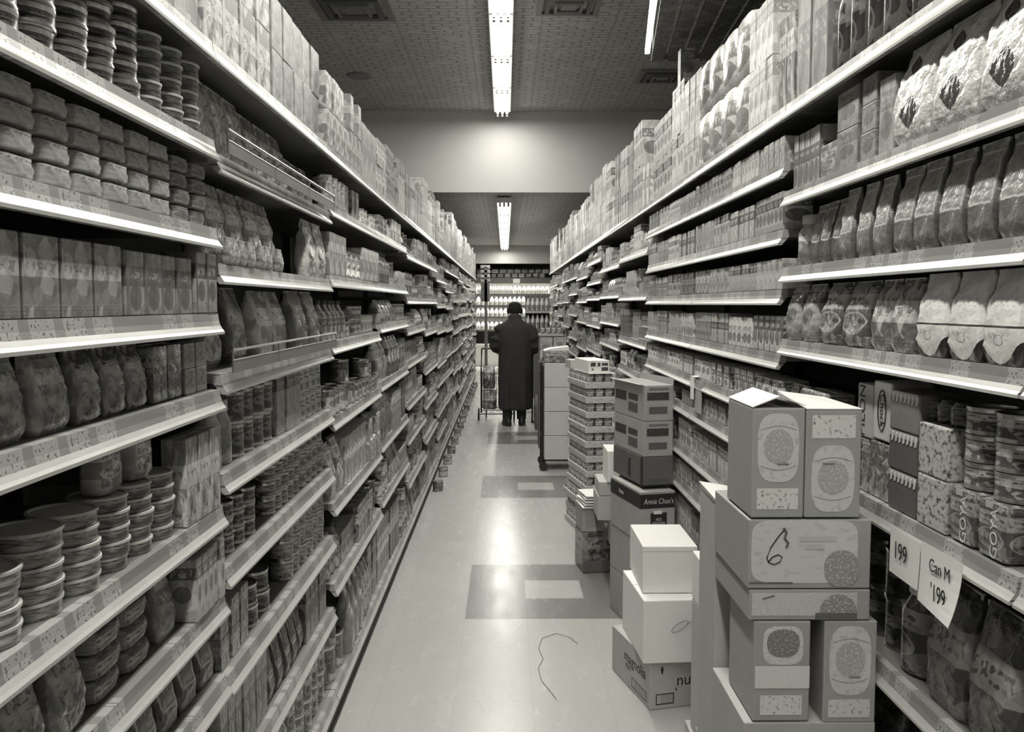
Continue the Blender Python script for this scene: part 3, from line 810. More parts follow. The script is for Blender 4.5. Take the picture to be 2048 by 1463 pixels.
def engraved(t,x0,x1,z0,z1,yf,seed,inv=False):
    """oval vignette panel with emblem and script strokes"""
    P=oval(x0,x1,z0,z1,.62)
    decal(t,'printed_panel',x0,x1,z0,z1,yf,M['pan'],shape=P,colr=(.62,.44,seed))
    cx,cz=(x0+x1)/2,(z0+z1)/2; a,b=(x1-x0)/2,(z1-z0)/2
    decal(t,'printed_emblem',cx-a*.72,cx+a*.72,cz-b*.45,cz+b*.55,yf-.001,M['emb'],shape=oval(cx-a*.72,cx+a*.72,cz-b*.45,cz+b*.55,1),colr=(.40,.60,seed))
    s=-1 if inv else 1
    for sg in (1,-1):
        scribble(t,[(cx+(-.86+1.72*i/10)*a,cz+sg*b*(.52+.12*math.sin(i/10*PI))) for i in range(11)],yf-.001,M['pan_line'],.0006,'printed_arc')
    scribble(t,[(cx+(-.05+.55*i/4)*a*s,cz-s*b*(.46+.0*i)) for i in range(5)],yf-.001,M['pan_line'],.0022,'printed_banner')
M['pan_line']=plain('panel_line',.2,.6)
def simplepanel(name,base_, dark, sc1, sc2, thr):
    m,b=newmat(name,.5)
    x,y=uvxy(); base,lab,seed=params()
    n=noise(comb(x*sc1,y*sc2,seed*40.0),1.0,3.0)
    k=((n-thr)*7.0).clamp()
    tone_out(b,mixf(base,lab,k)); return m
M['pan']=simplepanel('engraved_panel',.4,.3,7,9,.55)
M['emb']=simplepanel('engraved_emblem',.3,.4,14,14,.5)
M['script']=simplepanel('script_label',.6,.2,11,5,.56)
M['fine']=simplepanel('fine_print',.6,.3,30,34,.5)
M['ink_soft']=plain('soft_ink',.13,.6)
M['card_s1']=plain('matt_printed_card',.36,.6,0,.03,14)
def s1box(label,x0,x1,y0,y1,z0,z1,**k): return carton('printed_carton',label,x0,x1,y0,y1,z0,z1,M['card_s1'],None,0,False)
Y1=1.83
def K(v): return v*.9385                    # 1.95 -> 1.83
def ZK(z): return 1.54-(1.54-z)*.9385
# two upright cartons on top
zt,zb=ZK(1.312),ZK(1.066)
def topflaps(t,w,d,h,tilt):
    f=MB().hexa([(-w/2,-d/2,h),(-w/2+.002,-d/2,h),(-w/2+.002,d/2,h),(-w/2,d/2,h),(-w/2+w*.55,-d/2,h+tilt),(-w/2+w*.55,-d/2,h+tilt+.002),(-w/2+w*.55,d/2,h+tilt+.002),(-w/2+w*.55,d/2,h+tilt)])
    return f
t,w,d,h=s1box('upright printed carton with an open raised flap, upper left of nearest stack',K(.546),K(.664)-.001,Y1,Y1+.2,zb,zt)
engraved(t,-.043,.043,.075,h-.012,-d/2,.2)
decal(t,'script_label',-.043,.043,.018,.062,-d/2,M['script'],colr=(.70,.16,.3))
for (a,b_,c_,e_) in ((-w/2,-.0,.0,.022),): 
    MB().hexa([(-w/2,-d/2,h+.0),(0.0,-d/2,h+.022),(0.0,d/2,h+.022),(-w/2,d/2,h+.0),(-w/2,-d/2,h+.002),(0.0,-d/2,h+.024),(0.0,d/2,h+.024),(-w/2,d/2,h+.002)]).build('flap',M['white_card'],t)
    MB().hexa([(0.001,-d/2,h+.022),(w/2,-d/2,h+.003),(w/2,d/2,h+.003),(0.001,d/2,h+.022),(0.001,-d/2,h+.024),(w/2,-d/2,h+.005),(w/2,d/2,h+.005),(0.001,d/2,h+.024)]).build('flap',M['white_card'],t)
t,w,d,h=s1box('upright printed carton with label block above an oval, upper right of nearest stack',K(.664)+.001,K(.789),Y1,Y1+.2,ZK(1.066),ZK(1.308))
engraved(t,-.045,.045,.012,h-.075,-d/2,.7,True)
decal(t,'script_label',-.045,.045,h-.06,h-.012,-d/2,M['script'],colr=(.70,.16,.8))
MB().hexa([(-w/2,-d/2,h),(w/2,-d/2,h-.0005),(w/2-.01,d/2,h+.004),(-w/2,d/2,h+.018),(-w/2,-d/2,h+.002),(w/2,-d/2,h+.0015),(w/2-.01,d/2,h+.006),(-w/2,d/2,h+.02)]).build('flap',M['white_card'],t)
# wide carton
t,w,d,h=s1box('wide printed carton with a handwritten black mark, across the middle of nearest stack',K(.542),K(.8165),Y1,Y1+.30,ZK(.905),ZK(1.063))
decal(t,'printed_panel',-w/2+.006,w/2-.028,.012,h-.002,-d/2,M['pan'],shape=oval(-w/2+.006,w/2-.028,.012,h-.002,.35),colr=(.62,.50,.4))
decal(t,'printed_emblem',.03,.105,.004,.082,-d/2-.001,M['emb'],shape=oval(.03,.105,.004,.082,.9),colr=(.30,.52,.6))
scribble(t,[(-.052,.128),(-.066,.112),(-.082,.088),(-.09,.066),(-.086,.056),(-.074,.052),(-.062,.058),(-.058,.068),(-.066,.073),(-.078,.068),(-.086,.058)],-d/2-.0012,M['ink'],.0014)
scribble(t,[(-.056,.130),(-.05,.120),(-.054,.108),(-.046,.098),(-.05,.088)],-d/2-.0012,M['ink_soft'],.0028)
decal(t,'fine_print',-.022,.055,h-.047,h-.036,-d/2-.001,M['fine'],colr=(.6,.26,.3))
decal(t,'fine_print',-.010,.03,h-.064,h-.053,-d/2-.001,M['fine'],colr=(.6,.26,.7))
decal(t,'rule_line',-w/2+.002,-.035,.012,.0145,-d/2-.0011,M['ink_soft'])
t,w,d,h=s1box('low wide printed carton beneath the carton with handwritten mark, nearest stack',K(.546),K(.818),Y1,Y1+.30,ZK(.833),ZK(.905)-.001)
decal(t,'printed_panel',-w/2+.006,w/2-.028,.010,h-.008,-d/2,M['fine'],colr=(.60,.44,.9))
decal(t,'printed_emblem',.02,.10,.016,h-.008,-d/2-.001,M['emb'],shape=[(.02,.016)]+[(.06-.04*math.cos(q),.016+(h-.026)*math.sin(q)) for q in [PI*i/12 for i in range(1,12)]]+[(.10,.016)],colr=(.25,.6,.1))
decal(t,'printed_bar',.012,.10,.004,.016,-d/2-.001,M['ink_soft'])
scribble(t,[(-.10,h-.020),(-.09,h-.017),(-.075,h-.013)],-d/2-.001,M['ink_soft'],.0018)
# two tall cartons below
t,w,d,h=s1box('tall printed carton with rosette and white address slip, lower left of nearest stack',K(.558),K(.686),Y1,Y1+.2,ZK(.600),ZK(.833)-.001)
decal(t,'printed_panel',-.04,.045,h-.095,h-.012,-d/2,M['emb'],shape=oval(-.04,.045,h-.095,h-.012,.55),colr=(.66,.5,.15))
decal(t,'printed_emblem',-.032,.037,h-.078,h-.018,-d/2-.001,M['emb'],shape=oval(-.032,.037,h-.078,h-.018,.8),colr=(.2,.38,.25))
decal(t,'address_slip',-w/2+.004,w/2-.001,.072,.12,-d/2-.001,M['fine'],colr=(.74,.56,.15),label='white address slip')
decal(t,'script_label',-.044,.044,.014,.056,-d/2,M['script'],colr=(.70,.2,.55))
t,w,d,h=s1box('tall printed carton with long oval panel, lower right of nearest stack',K(.717),K(.836),Y1,Y1+.2,ZK(.596),ZK(.833)-.001)
engraved(t,-.044,.044,.06,h-.012,-d/2,.9)
decal(t,'script_label',-.044,.044,.012,.05,-d/2,M['script'],colr=(.66,.2,.95))
M['card_side']=plain('side_card',.42,.6,0,.04,10)
carton('carton','plain carton base under the two tall printed cartons, bottom of nearest stack',K(.54),.786,Y1,Y1+.29,.30,ZK(.598),M['card_side'],None,0,True)
carton('carton','lowest plain carton on the floor under nearest stack',K(.54),.786,Y1,Y1+.29,0,.299,M['card_side'],None,0,True)
# tall open card case behind the stack, its flap coloured white to imitate caught light
t,w,d,h=carton('carton','tall tan carton with bright torn top, behind left of nearest printed stack',.515,.70,2.14,2.32,.40,1.055,M['card_mid'],None,0,False)
MB().hexa([(-w/2,-d/2,h),(.0,-d/2,h),(.0,d/2,h),(-w/2,d/2,h),(-w/2-.004,-d/2,h+.012),(.0,-d/2,h+.004),(.0,d/2,h+.004),(-w/2-.004,d/2,h+.02)]).build('flap',M['white_card'],t)
carton('carton','plain carton on the floor under tall tan carton behind the nearest stack',.515,.74,2.14,2.34,0,.399,M['card'],None,0,True)
# white box group R
t,w,d,h=carton('carton','flat white carton top right, between cube stack and nearest stack',.60,.785,2.37,2.80,.603,.755,M['white_card'],None,0,False)
t,w,d,h=carton('carton','tan carton with a dark end panel, directly under the flat white carton',.60,.785,2.39,2.80,.18,.602,M['card_mid'],None,0,False)
decal(t,'dark_end_panel',-w/2+.002,-w/2+.075,h-.11,h-.002,-d/2,M['card_dark'],label='dark printed end panel')
carton('carton','low tan carton on the floor under carton with dark end panel',.59,.785,2.42,2.84,0,.179,M['card_mid'],None,0,True)
# stack of three: magnolia
t=thing('carton','cream carton lettered magnolia on the floor, under two white cube cartons','carton',(.585,3.5,.0005),math.radians(14))
w,d,h=.175,.40,.19
MB().box(-w/2,w/2,-d/2,d/2,0,h,c=.003).build('body',M['card_mid'],t)
text(t,'nu',.062,(.052,-d/2,.105),(1,0,0),(0,0,1),M['ink']); text(t,'magnolia',.062,(-w/2,-.05,.120),(0,-1,0),(0,0,1),M['ink'],sx=1.0); text(t,'400',.036,(-w/2,.02,.083),(0,-1,0),(0,0,1),M['ink_mid'])
def frame(t,pts,face,mat):
    mb=MB(); (a0,a1,z0,z1)=pts; q=.0035
    for (p0,p1,r0,r1) in ((a0,a1,z0,z0+q),(a0,a1,z1-q,z1),(a0,a0+q,z0,z1),(a1-q,a1,z0,z1)):
        if face=='y': mb.box(p0,p1,-d/2-.0008,-d/2,r0,r1)
        else: mb.box(-w/2-.0008,-w/2,p0,p1,r0,r1)
    return mb.build('printed_frame',mat,t)
frame(t,(-.062,.012,.018,.060),'y',M['ink']); frame(t,(-.17,-.02,.018,.058),'x',M['ink_soft'])
MB().box(-.043,.008,-d/2-.0006,-d/2,.023,.055).build('fine_print',M['card'],t)
MB().box(-w/2-.0006,-w/2,-.165,-.05,.023,.053).build('fine_print',M['card'],t)
ar=MB(); ar.rings([[(-.045,-d/2-.0008,.150),(-.030,-d/2-.0008,.150),(-.0375,-d/2-.0008,.170)],[(-.045,-d/2,.150),(-.030,-d/2,.150),(-.0375,-d/2,.170)]]); ar.box(-.041,-.034,-d/2-.0008,-d/2,.138,.152); ar.build('printed_arrow',M['ink'],t)
ar=MB(); ar.rings([[(.015,-d/2-.0008,.068),(.027,-d/2-.0008,.068),(.021,-d/2-.0008,.082)],[(.015,-d/2,.068),(.027,-d/2,.068),(.021,-d/2,.082)]]); ar.build('printed_arrow',M['ink_soft'],t)
t,w,d,h=carton('carton','large blank white cube carton, middle of the three-high stack on the floor',.505,.765,3.27,3.66,.1915,.434,M['white_card'],None,math.radians(4),False)
MB().box(-w/2+.003,w/2-.003,-.0008,.0008,h-.0012,h-.0002).build('flap_seam',M['seam'],t)
t,w,d,h=carton('carton','blank white cube carton topping the three-high stack on the floor',.526,.736,3.345,3.69,.435,.618,M['white_card'],None,0,False)
MB().box(-w/2+.002,w/2-.002,-d/2-.0006,-d/2+.02,h-.022,h-.019).build('lid_line',M['seam'],t)
lp=[(.655+.028*math.cos(q)+.012*math.sin(q),3.262,.335+.020*math.sin(q)+.010*math.cos(q)) for q in [2*PI*i/24 for i in range(24)]]
lp=[lp[i] for i in range(24)]+[lp[0],(.70,3.262,.355),(.712,3.262,.352)]
o=MB().tube([(p[0],3.262,p[2]) for p in lp],.0011,5).build('string_loop',M['ink_mid']); tag(o,'thin dark string loop on the front of the large blank white carton','string')
# stack S3
PH=math.radians(13)
def s3(label,z0,z1,mat,w=.145,d=.40,cx=.668,cy=4.30,rz=PH):
    t=thing('carton',label,'carton',(cx,cy,z0+.0005),rz)
    MB().box(-w/2,w/2,-d/2,d/2,0,z1-z0-.001,c=.003).build('body',mat,t)
    return t,w,d,z1-z0-.001
def darkpanels(t,w,d,h):
    for (x0,x1,z0,z1,m) in ((-.058,.050,h*.58,h*.80,'ink2'),(-.048,.043,h*.20,h*.40,'ink3')):
        decal(t,'printed_block',x0,x1,z0,z1,-d/2,M['script'],colr=((.04,.16,.3) if m=='ink2' else (.11,.05,.6)))
    decal(t,'fine_print',-.048,.048,h*.86,h*.93,-d/2,M['fine'],colr=(.2,.08,.4))
    for (y0,y1,z0,z1,b_,l_) in ((.03,.18,h*.45,h*.72,.04,.16),(-.12,.0,h*.52,h*.70,.05,.18),(-.12,.0,h*.18,h*.44,.10,.14)):
        o=MB().box(-w/2-.0008,-w/2,y0,y1,z0,z1).build('printed_block',M['script'],t); o.color=(b_,l_,y0+1,1)
t,w,d,h=s3('open tan carton with dark label blocks, topmost of the stack beside tray tower',.999,1.166,M['card'])
darkpanels(t,w,d,h)
MB().hexa([(-w/2,-d/2,h),(-w/2+.002,-d/2,h),(-w/2+.002,d/2,h),(-w/2,d/2,h),(-w/2-.02,-d/2,h+.004),(-w/2-.018,-d/2,h+.006),(-w/2-.018,d/2,h+.006),(-w/2-.02,d/2,h+.004)]).build('flap',M['white_card'],t)
MB().hexa([(w/2-.002,-d/2,h),(w/2,-d/2,h),(w/2,d/2,h),(w/2-.002,d/2,h),(w/2+.0,-d/2,h+.03),(w/2+.002,-d/2,h+.03),(w/2+.002,d/2,h+.03),(w/2,d/2,h+.03)]).build('flap',M['card'],t)
t,w,d,h=s3('tan carton with dark label blocks, second from top beside tray tower',.833,.998,M['card']); darkpanels(t,w,d,h)
t,w,d,h=s3('dark grey carton with black edge band, third from top beside tray tower',.694,.832,M['card_dark'],w=.15)
MB().box(-w/2-.0008,w/2,-d/2-.0008,-d/2,.0,.008).build('edge_line',M['ink'],t)
MB().box(-w/2-.0008,-w/2,-d/2,-d/2+.03,.0,h).build('corner_band',M['ink'],t)
o=MB().box(-w/2-.0008,-w/2,-.04,-.01,.02,h-.03).build('printed_bar',M['ink'],t)
decal(t,'fine_print',-.05,.055,.018,.036,-d/2,M['fine'],colr=(.12,.03,.2))
t,w,d,h=s3('tan noodle carton with black script band, fourth from top beside tray tower',.44,.680,M['card'],w=.17,cx=.660,cy=4.25)
b_=MB().box(-w/2-.001,w/2,-d/2-.001,d/2,h-.078,h-.012); b_.build('black_band',M['ink'],t)['label']='black band'
text(t,'Annie Chun\'s',.036,(.005,-d/2-.001,h-.047),(1,0,0),(.12,0,1),M['cream'],sx=.75)
text(t,'Annie',.03,(-w/2-.001,.05,h-.047),(0,-1,0),(0,0,1),M['cream'],sx=.9)
decal(t,'black_label',-.035,.045,h-.165,h-.100,-d/2,M['ink']); text(t,'RICE\nNOODLES',.017,(.005,-d/2-.0008,h-.140),(1,0,0),(0,0,1),M['cream'],sx=.8)
decal(t,'white_sticker',-.02,.02,h-.106,h-.090,-d/2-.001,M['paper'])
s3('plain tan carton hidden low under the noodle carton',.22,.439,M['card'],w=.17,cx=.660,cy=4.27)
s3('plain tan carton on the floor below the noodle carton',.0,.219,M['card'],w=.17,cx=.660,cy=4.27)
# column of assorted cartons S3b
def q(label,x0,x1,y0,y1,z0,z1,mat,**k): return carton('carton',label,x0,x1,y0,y1,z0,z1,mat,None,k.get('rz',0),k.get('seam',True))
q('brown carton on the floor, bottom of the small mixed column before tray tower',.60,.69,4.72,5.0,0,.2,M['card_mid'])
t,w,d,h=q('pale carton with a dark square, low in the small mixed column',.585,.69,4.74,5.0,.201,.365,M['card_mid'])
decal(t,'dark_square',-.045,.035,.0,.075,-d/2,M['card_dark'])
q('tan carton under the small white-topped carton, before tray tower',.505,.665,4.78,5.04,.366,.50,M['card_mid'])
q('pale tan carton second from top of the small mixed column',.51,.64,4.78,5.02,.501,.578,M['card_mid'])
t,w,d,h=q('small white-topped carton on top of the mixed column, before tray tower',.553,.622,4.76,5.0,.579,.750,M['white_card'],seam=False)
# dark case with white papers
t=thing('shrink_wrapped_case','dark shrink-wrapped case of printed packs standing on the floor by tray tower','case',(.515,5.14,0),math.radians(8))
o=MB().box(-.085,.085,-.11,.11,0,.235,c=.008).build('body',M['bag'],t); o.color=(.07,.22,.41,1)
o=MB().box(-.086,.086,-.112,-.109,.005,.07).build('pale_strip',M['card_dark'],t)
t=thing('small_carton','grey carton of packs on the dark wrapped case','carton',(.50,5.13,.236),math.radians(8))
MB().box(-.07,.06,-.09,.09,0,.14,c=.003).build('body',M['card'],t); o=MB().box(-.05,.04,-.091,-.09,.03,.11).build('printed_panel',M['fine'],t); o.color=(.35,.12,.2,1)
for k in range(5):
    o=MB().box(-.085+.004*k,.09-.003*k,-.10,.10,0,.007,c=.001).build('paper_sheaf',M['paper'],None,(.515+.004*(k%2),5.12,.378+k*.016),math.radians(6+3*(k%3)))
    # folded edge keeps each sheaf resting on the next
    for v in o.data.vertices:
        if v.co.z<.001 and abs(v.co.x)<.03: v.co.z-=.009
    tag(o,'folded white paper sheet in the pile on the grey carton','paper','white folded sheets piled on grey carton')
# tray tower S4
RT=math.radians(10)
for k in range(11):
    z=.0+k*.0985; sh=(-.02+.01*math.sin(k*2.3)) if k<3 else .004*math.sin(k*1.7)
    t=thing('canned_goods_tray',f'wrapped tray of small labelled cans, {ORD[10-k] if k<10 else "top"} layer of tray tower' ,'tray of cans',(.588+sh,6.10,z+.0005),RT)
    w,d,h=.195,.50,.0975
    MB().box(-w/2,w/2,-d/2,d/2,0,.042,c=.002).build('tray',M['card_lt'],t)
    for i in range(3):
        for j in range(7):
            o=link('can',mk('food_can',.062,.062,.05,True)[0],t,(-w/2+.034+i*.0635,-d/2+.037+j*.071,.0425)); o.color=(.2+.08*((i+j)%2),.55,.3,1)
    for (nm,xx) in (('printed_strip',0),):
        o=MB().box(-w/2+.01,w/2-.01,-d/2-.0008,-d/2,.006,.036).build(nm,M['script'],t); o.color=(.58,.12,.1+k*.07,1)
        o=MB().box(-w/2-.0008,-w/2,-d/2+.02,d/2-.02,.006,.036).build(nm,M['script'],t); o.color=(.50,.10,.15+k*.07,1)
t=thing('canned_goods_tray','white printed carton of cans sitting crosswise atop tray tower','tray of cans',(.60,6.08,1.084),RT)
MB().box(-.085,.06,-.2,.16,0,.085,c=.003).build('carton_body',M['white_card'],t)
for (x0,x1,z0,z1) in ((-.07,-.035,.045,.072),(-.022,-.004,.045,.07),(.006,.05,.05,.068),(-.062,-.05,.02,.032),(.004,.05,.015,.04)):
    o=MB().box(x0,x1,-.2008,-.2,z0,z1).build('printed_block',M['script'],t); o.color=(.05,.3,x0+1,1)
o=MB().box(-.088,.088,-.24,.20,0,.001).build('wrap_sheet',M['paper'],t)
t=thing('canned_goods_tray','small tray of cans to the rear edge of tray tower top','tray of cans',(.50,6.40,1.084),RT)
MB().box(-.05,.05,-.08,.08,0,.06,c=.002).build('tray',M['card_mid'],t)
# S5: four cartons with hand truck
for k in range(4):
    z=.10+k*.225
    carton('carton',('lowest','second','third','topmost')[k]+' pale carton stacked on the hand truck beyond tray tower',.365,.60,8.2,8.55,z,z+.222,M['card_lt'],None,0,False)
t=thing('shrink_wrapped_case','dark pack in glossy clear film on top of hand truck load','case',(.46,8.35,.10+.9),0)
o=MB().box(-.10,.13,-.12,.12,0,.11,c=.01).build('body',M['foil'],t); o.color=(.12,.3,.5,1)
o=MB().hexa([(-.10,-.12,.11),(.13,-.12,.11),(.13,.12,.11),(-.10,.12,.11),(-.04,-.12,.13),(.13,-.12,.15),(.13,.12,.15),(-.04,.12,.13)]).build('film_top',M['white_card'],t)
t=thing('hand_truck','dark steel hand truck holding the stack of pale cartons upright','hand truck',(.47,8.16,0))
MB().box(-.115,.13,.05,.38,.085,.099).build('nose_plate',M['black_metal'],t)
for yy in (.045,.36): MB().box(-.135,-.112,yy-.014,yy+.014,.05,.98).build('side_rail',M['black_metal'],t)
for z in (.3,.6,.9): MB().box(-.132,-.118,.045,.36,z,z+.02).build('crossbar',M['black_metal'],t)
for yy in (.02,.39): MB().tube([(-.115,yy-.014,.04),(-.115,yy+.014,.04)],.04,18).build('wheel',M['ink'],t)
MB().tube([(-.115,.02,.04),(-.115,.39,.04)],.008,8).build('axle',M['black_metal'],t)

# shipper displays farther on, right of the aisle
def jartray(t,x0,x1,y0,y1,z,n,lidm,r=.022,h=.06):
    for i in range(n):
        cx=x0+(i+.5)*(x1-x0)/n
        o=MB().lathe([(r,z),(r,z+h*.8)],12).build('jar',M['can'],t,(cx,y0,0)); o.color=(.18,.4,.3,1)
        MB().lathe([(r*1.05,z+h*.8),(r*1.05,z+h)],12).build('jar_lid',lidm,t,(cx,y0,0))
t=thing('display_stand','cardboard display of picture packs with jars on two tiers, before the farther aisle','display',(.50,9.45,0))
MB().box(-.14,.16,0,.35,0,.93,c=.003).build('base_box',M['card_dark'],t)
for (z0,z1,y0,m) in ((.93,1.065,.02,'card_mid'),): MB().box(-.135,.155,y0,.34,z0,z1).build('tray_box',M['card_dark'],t)
for k in range(2):
    x=-.13+k*.145
    o=MB().box(x,x+.135,.0,.018,1.066,1.19,c=.004).build('picture_pack',M['box'],t); o.color=(.4,.6,.37+.2*k,1)
    zz=[(x+.135*i/8, .945+(.06 if i%2 else .035)) for i in range(9)]
    R=[[(a,-.004,.93+.0) for a,_ in zz]+[(a,-.004,b) for a,b in reversed([(a,b+.07) for a,b in zz])],[(a,.0,.93) for a,_ in zz]+[(a,.0,b) for a,b in reversed([(a,b+.07) for a,b in zz])]]
    MB().rings(R).build('zigzag_front',M['card_mid'],t)
    o=MB().rings([[(p[0],-.008,p[1]) for p in oval(x+.008,x+.127,.90,.985,.9,20)],[(p[0],-.004,p[1]) for p in oval(x+.008,x+.127,.90,.985,.9,20)]]).build('round_badge',M['ink_soft'],t)
MB().box(-.135,.155,.02,.34,1.066,1.20).build('upper_box',M['card_dark'],t)
MB().box(-.14,.12,.0,.3,1.2005,1.225).build('tier_tray',M['card'],t)
jartray(t,-.13,.11,.06,.2,1.226,4,M['lid_light'])
MB().box(-.03,.12,.14,.3,1.226,1.29).build('tier_tray',M['card_dark'],t)
jartray(t,-.0,.11,.2,.2,1.291,2,M['lid_light'])
t=thing('display_stand','tall dark display of bottles in two rows beyond the jar display, beside the person','display',(.53,14.6,0))
MB().box(-.19,.20,.0,.5,0,1.14,c=.003).build('base_box',M['card_dark'],t)
MB().box(-.19,.20,.30,.5,1.14,1.70).build('back_board',M['card_dark'],t)
MB().box(-.19,.20,.0,.30,1.395,1.425).build('tier_tray',M['card'],t)
for x in (-.19,.196): MB().hexa([(x,0,1.14),(x+.004,0,1.14),(x+.004,.3,1.14),(x,.3,1.14),(x,.15,1.70),(x+.004,.15,1.70),(x+.004,.3,1.70),(x,.3,1.70)]).build('side_wing',M['card_dark'],t)
for rz_,z in ((0,1.141),(1,1.426)):
    for i in range(5):
        o=link('bottle',mk('plastic_bottle',.07,.07,.25,True)[0],t,(-.15+i*.076,.06,z)); o.color=(.3,.12,.3,1)
# bags hanging on a strip beside the person's cane
t=thing('clip_strip','thin metal merchandiser pole clipped with small bags, right of the person','bag strip',(.50,10.35,0))
MB().tube([(0,0,0),(0,0,1.05)],.008,8).build('pole',M['black_metal'],t)
MB().lathe([(.12,0),(.12,.012),(.02,.02)],20).build('foot',M['black_metal'],t)
mb_=bag_mb(.12,.05,.13,5).mesh('hanging_bag',[M['bag']],True)
for k in range(6):
    for sx in (-1,1):
        o=link('hanging_bag',mb_,t,(sx*.055,-.02-.01*(k%2),.28+k*.125),.3*sx); o.color=(.15+.5*((k+(sx>0))%2),.6,.2*k,1)
t=thing('tote_bag','black slumped tote bag on the floor beside hand truck and cane','bag',(.475,10.95,0))
bag_mb(.24,.18,.42,9).build('body',M['upright'],t,smooth=True)
MB().tube([(-.05,-.03,.40),(-.04,-.035,.5),(.04,-.035,.5),(.05,-.03,.40)],.006,6).build('handle',M['upright'],t)

# ================================================================== end-of-aisle cooler
CY=22.3
t=thing('dairy_cooler','open wall cooler with dark header across the end of the aisle','cooler',(.1,CY,0))
MB().box(-1.6,1.6,.62,.70,0,2.52).build('back_wall',M['ink_soft'],t)
MB().box(-1.6,1.6,-.12,.62,0,.55,c=.01).build('base',M['white'],t)
for x in (-1.6,1.56): MB().box(x,x+.04,-.05,.62,.55,2.52).build('side_wall',M['white'],t)
MB().box(-1.56,1.56,-.05,.0,2.055,2.185).build('header_fascia',M['ink_soft'],t)
for z in (2.2,1.80,1.515,1.23,.9): MB().box(-1.56,1.56,.0,.62,z-.012,z).build('shelf',M['shelf'],t); 
for z in (2.2,1.80,1.515,1.23,.9): MB().box(-1.56,1.56,-.008,.0,z-.035,z).build('shelf_lip',M['card_dark'],t)
MB().box(-1.56,1.56,.02,.10,2.10,2.12).build('hidden_cooler_lamp',M['tube2'],t)  # unseen lamps added behind header and shelf lips to brighten the bottles
for z in (1.788,1.503,1.218): MB().box(-1.5,1.5,.004,.03,z-.020,z-.006).build('hidden_cooler_lamp',M['tube2'],t)
o=MB().box(-.085,.085,-.004,0,-.055,.055).build('price_sign',M['paper'],None,(.286,CY-.051,2.115)); tag(o,'small white sign on the dark header of the cooler','sign')
rb=random.Random(3)
def put(kind,w,h,x,y_,z,c,label,group):
    o=link(kind,mk(kind,w,w if kind!='soft_pack' else .3,h,True)[0],None,(x,y_,z+.001)); o.color=(*c,1); tag(o,label,CAT[kind],group)
for r in range(2):
    x=-.72
    while x<1.0:
        v=rb.choice([.85,.8,.4,.85,.2,.8]); w=rb.uniform(.15,.21)
        put('soft_pack',w-.012,.105,x+w/2,CY+.2,2.2+r*.107,(v,.3,rb.random()),'wrapped soft pack in the double row on the top shelf of cooler','packs on cooler top shelf'); x+=w
x=-.72
while x<1.0:
    w=.065 if x<.15 else .115
    put('plastic_bottle' if x<.15 else 'milk_jug',w-.006,.215,x+w/2,CY+.09,1.80,(.45 if x<.15 else .82,.8,.3),
        'slim bottle on the shelf below the cooler header, left part' if x<.15 else 'white jug on the shelf below the cooler header, right part','bottles below the cooler header' if x<.15 else 'white jugs below cooler header'); x+=w
for z,nm in ((1.515,'second'),(1.23,'third'),(.9,'lowest')):
    x=-.72
    while x<1.0:
        put('milk_jug',.105,.225,x+.055,CY+.09,z,(.82,.7,.9),f'white tapered bottle on the {nm} bottle shelf of cooler',f'white bottles on {nm} cooler shelf'); x+=.113
# end cap at the far end of the left shelves
t=thing('carton_stack','narrow dark end rack of flat packs closing the left shelves far away','end rack',(-.42,19.6,0))
MB().box(-.03,.03,0,.4,0,2.35).build('rack_post',M['ink_soft'],t)
for k in range(4): o=MB().box(-.12,.09,.0,.35,2.02+k*.10,2.09+k*.10,c=.01).build('flat_pack',M['paperbag'],t); o.color=(.15+.1*k,.5,.3,1)
o=MB().box(-.11,.08,.0,.35,1.6,2.02).build('carton',M['card_dark'],t)

# ================================================================== near right shelf: lettered packs
ZS=BAYS[(1,0)][2][4]; XP=.815
def pack(name,label,cat,y0,y1,r,h,mat,colr,bev=.004,x=XP,dep=.09,group=None):
    w=y1-y0-.003
    t=thing(name,label,cat,(x+dep/2,(y0+y1)/2,ZS+.0005+r*(h+.0006)),-PI/2,group)
    o=MB().box(-w/2,w/2,-dep/2,dep/2,0,h,c=bev).build('body',mat,t); o.color=(*colr,1)
    return t,w,dep
M['flatprint']=simplepanel('plain_foil_print',.3,.3,6,7,.6)
M['cluster']=simplepanel('cluster_print',.4,.3,9,9,.5)
t,w,dd=pack('coffee_brick','pale coffee brick lettered PILON upright, upper row of near right shelf','coffee pack',1.958,2.045,1,.122,M['flatprint'],(.45,.36,.2))
text(t,'PILON',.044,(-.012,-dd/2,.061),(0,0,1),(-1,0,0),M['ink'],sx=.95)
t,w,dd=pack('coffee_brick','palest coffee brick with an outlined oval reading Chock, near right shelf','coffee pack',1.862,1.956,1,.128,M['flatprint'],(.62,.52,.5))
rg_=MB()
P=[(.0+.020*math.cos(2*PI*i/24),-dd/2-.0006,.066+.044*math.sin(2*PI*i/24)) for i in range(25)]; rg_.tube(P,.0016,5).build('printed_ring',M['ink'],t)
text(t,'Chock',.030,(.0,-dd/2,.066),(0,0,-1),(1,0,0),M['ink'],sx=.9)
t,w,dd=pack('coffee_brick','dark coffee brick lettered BUSTELO upright beneath the PILON brick','coffee pack',1.972,2.045,0,.121,M['foil'],(.16,.10,.8))
text(t,'BUSTELO',.028,(-.012,-dd/2,.06),(0,0,1),(-1,0,0),M['ink'],sx=.92)
t,w,dd=pack('coffee_brick','dark grey coffee brick with a pale line beneath the Chock brick','coffee pack',1.862,1.969,0,.124,M['foil'],(.13,.3,.33))
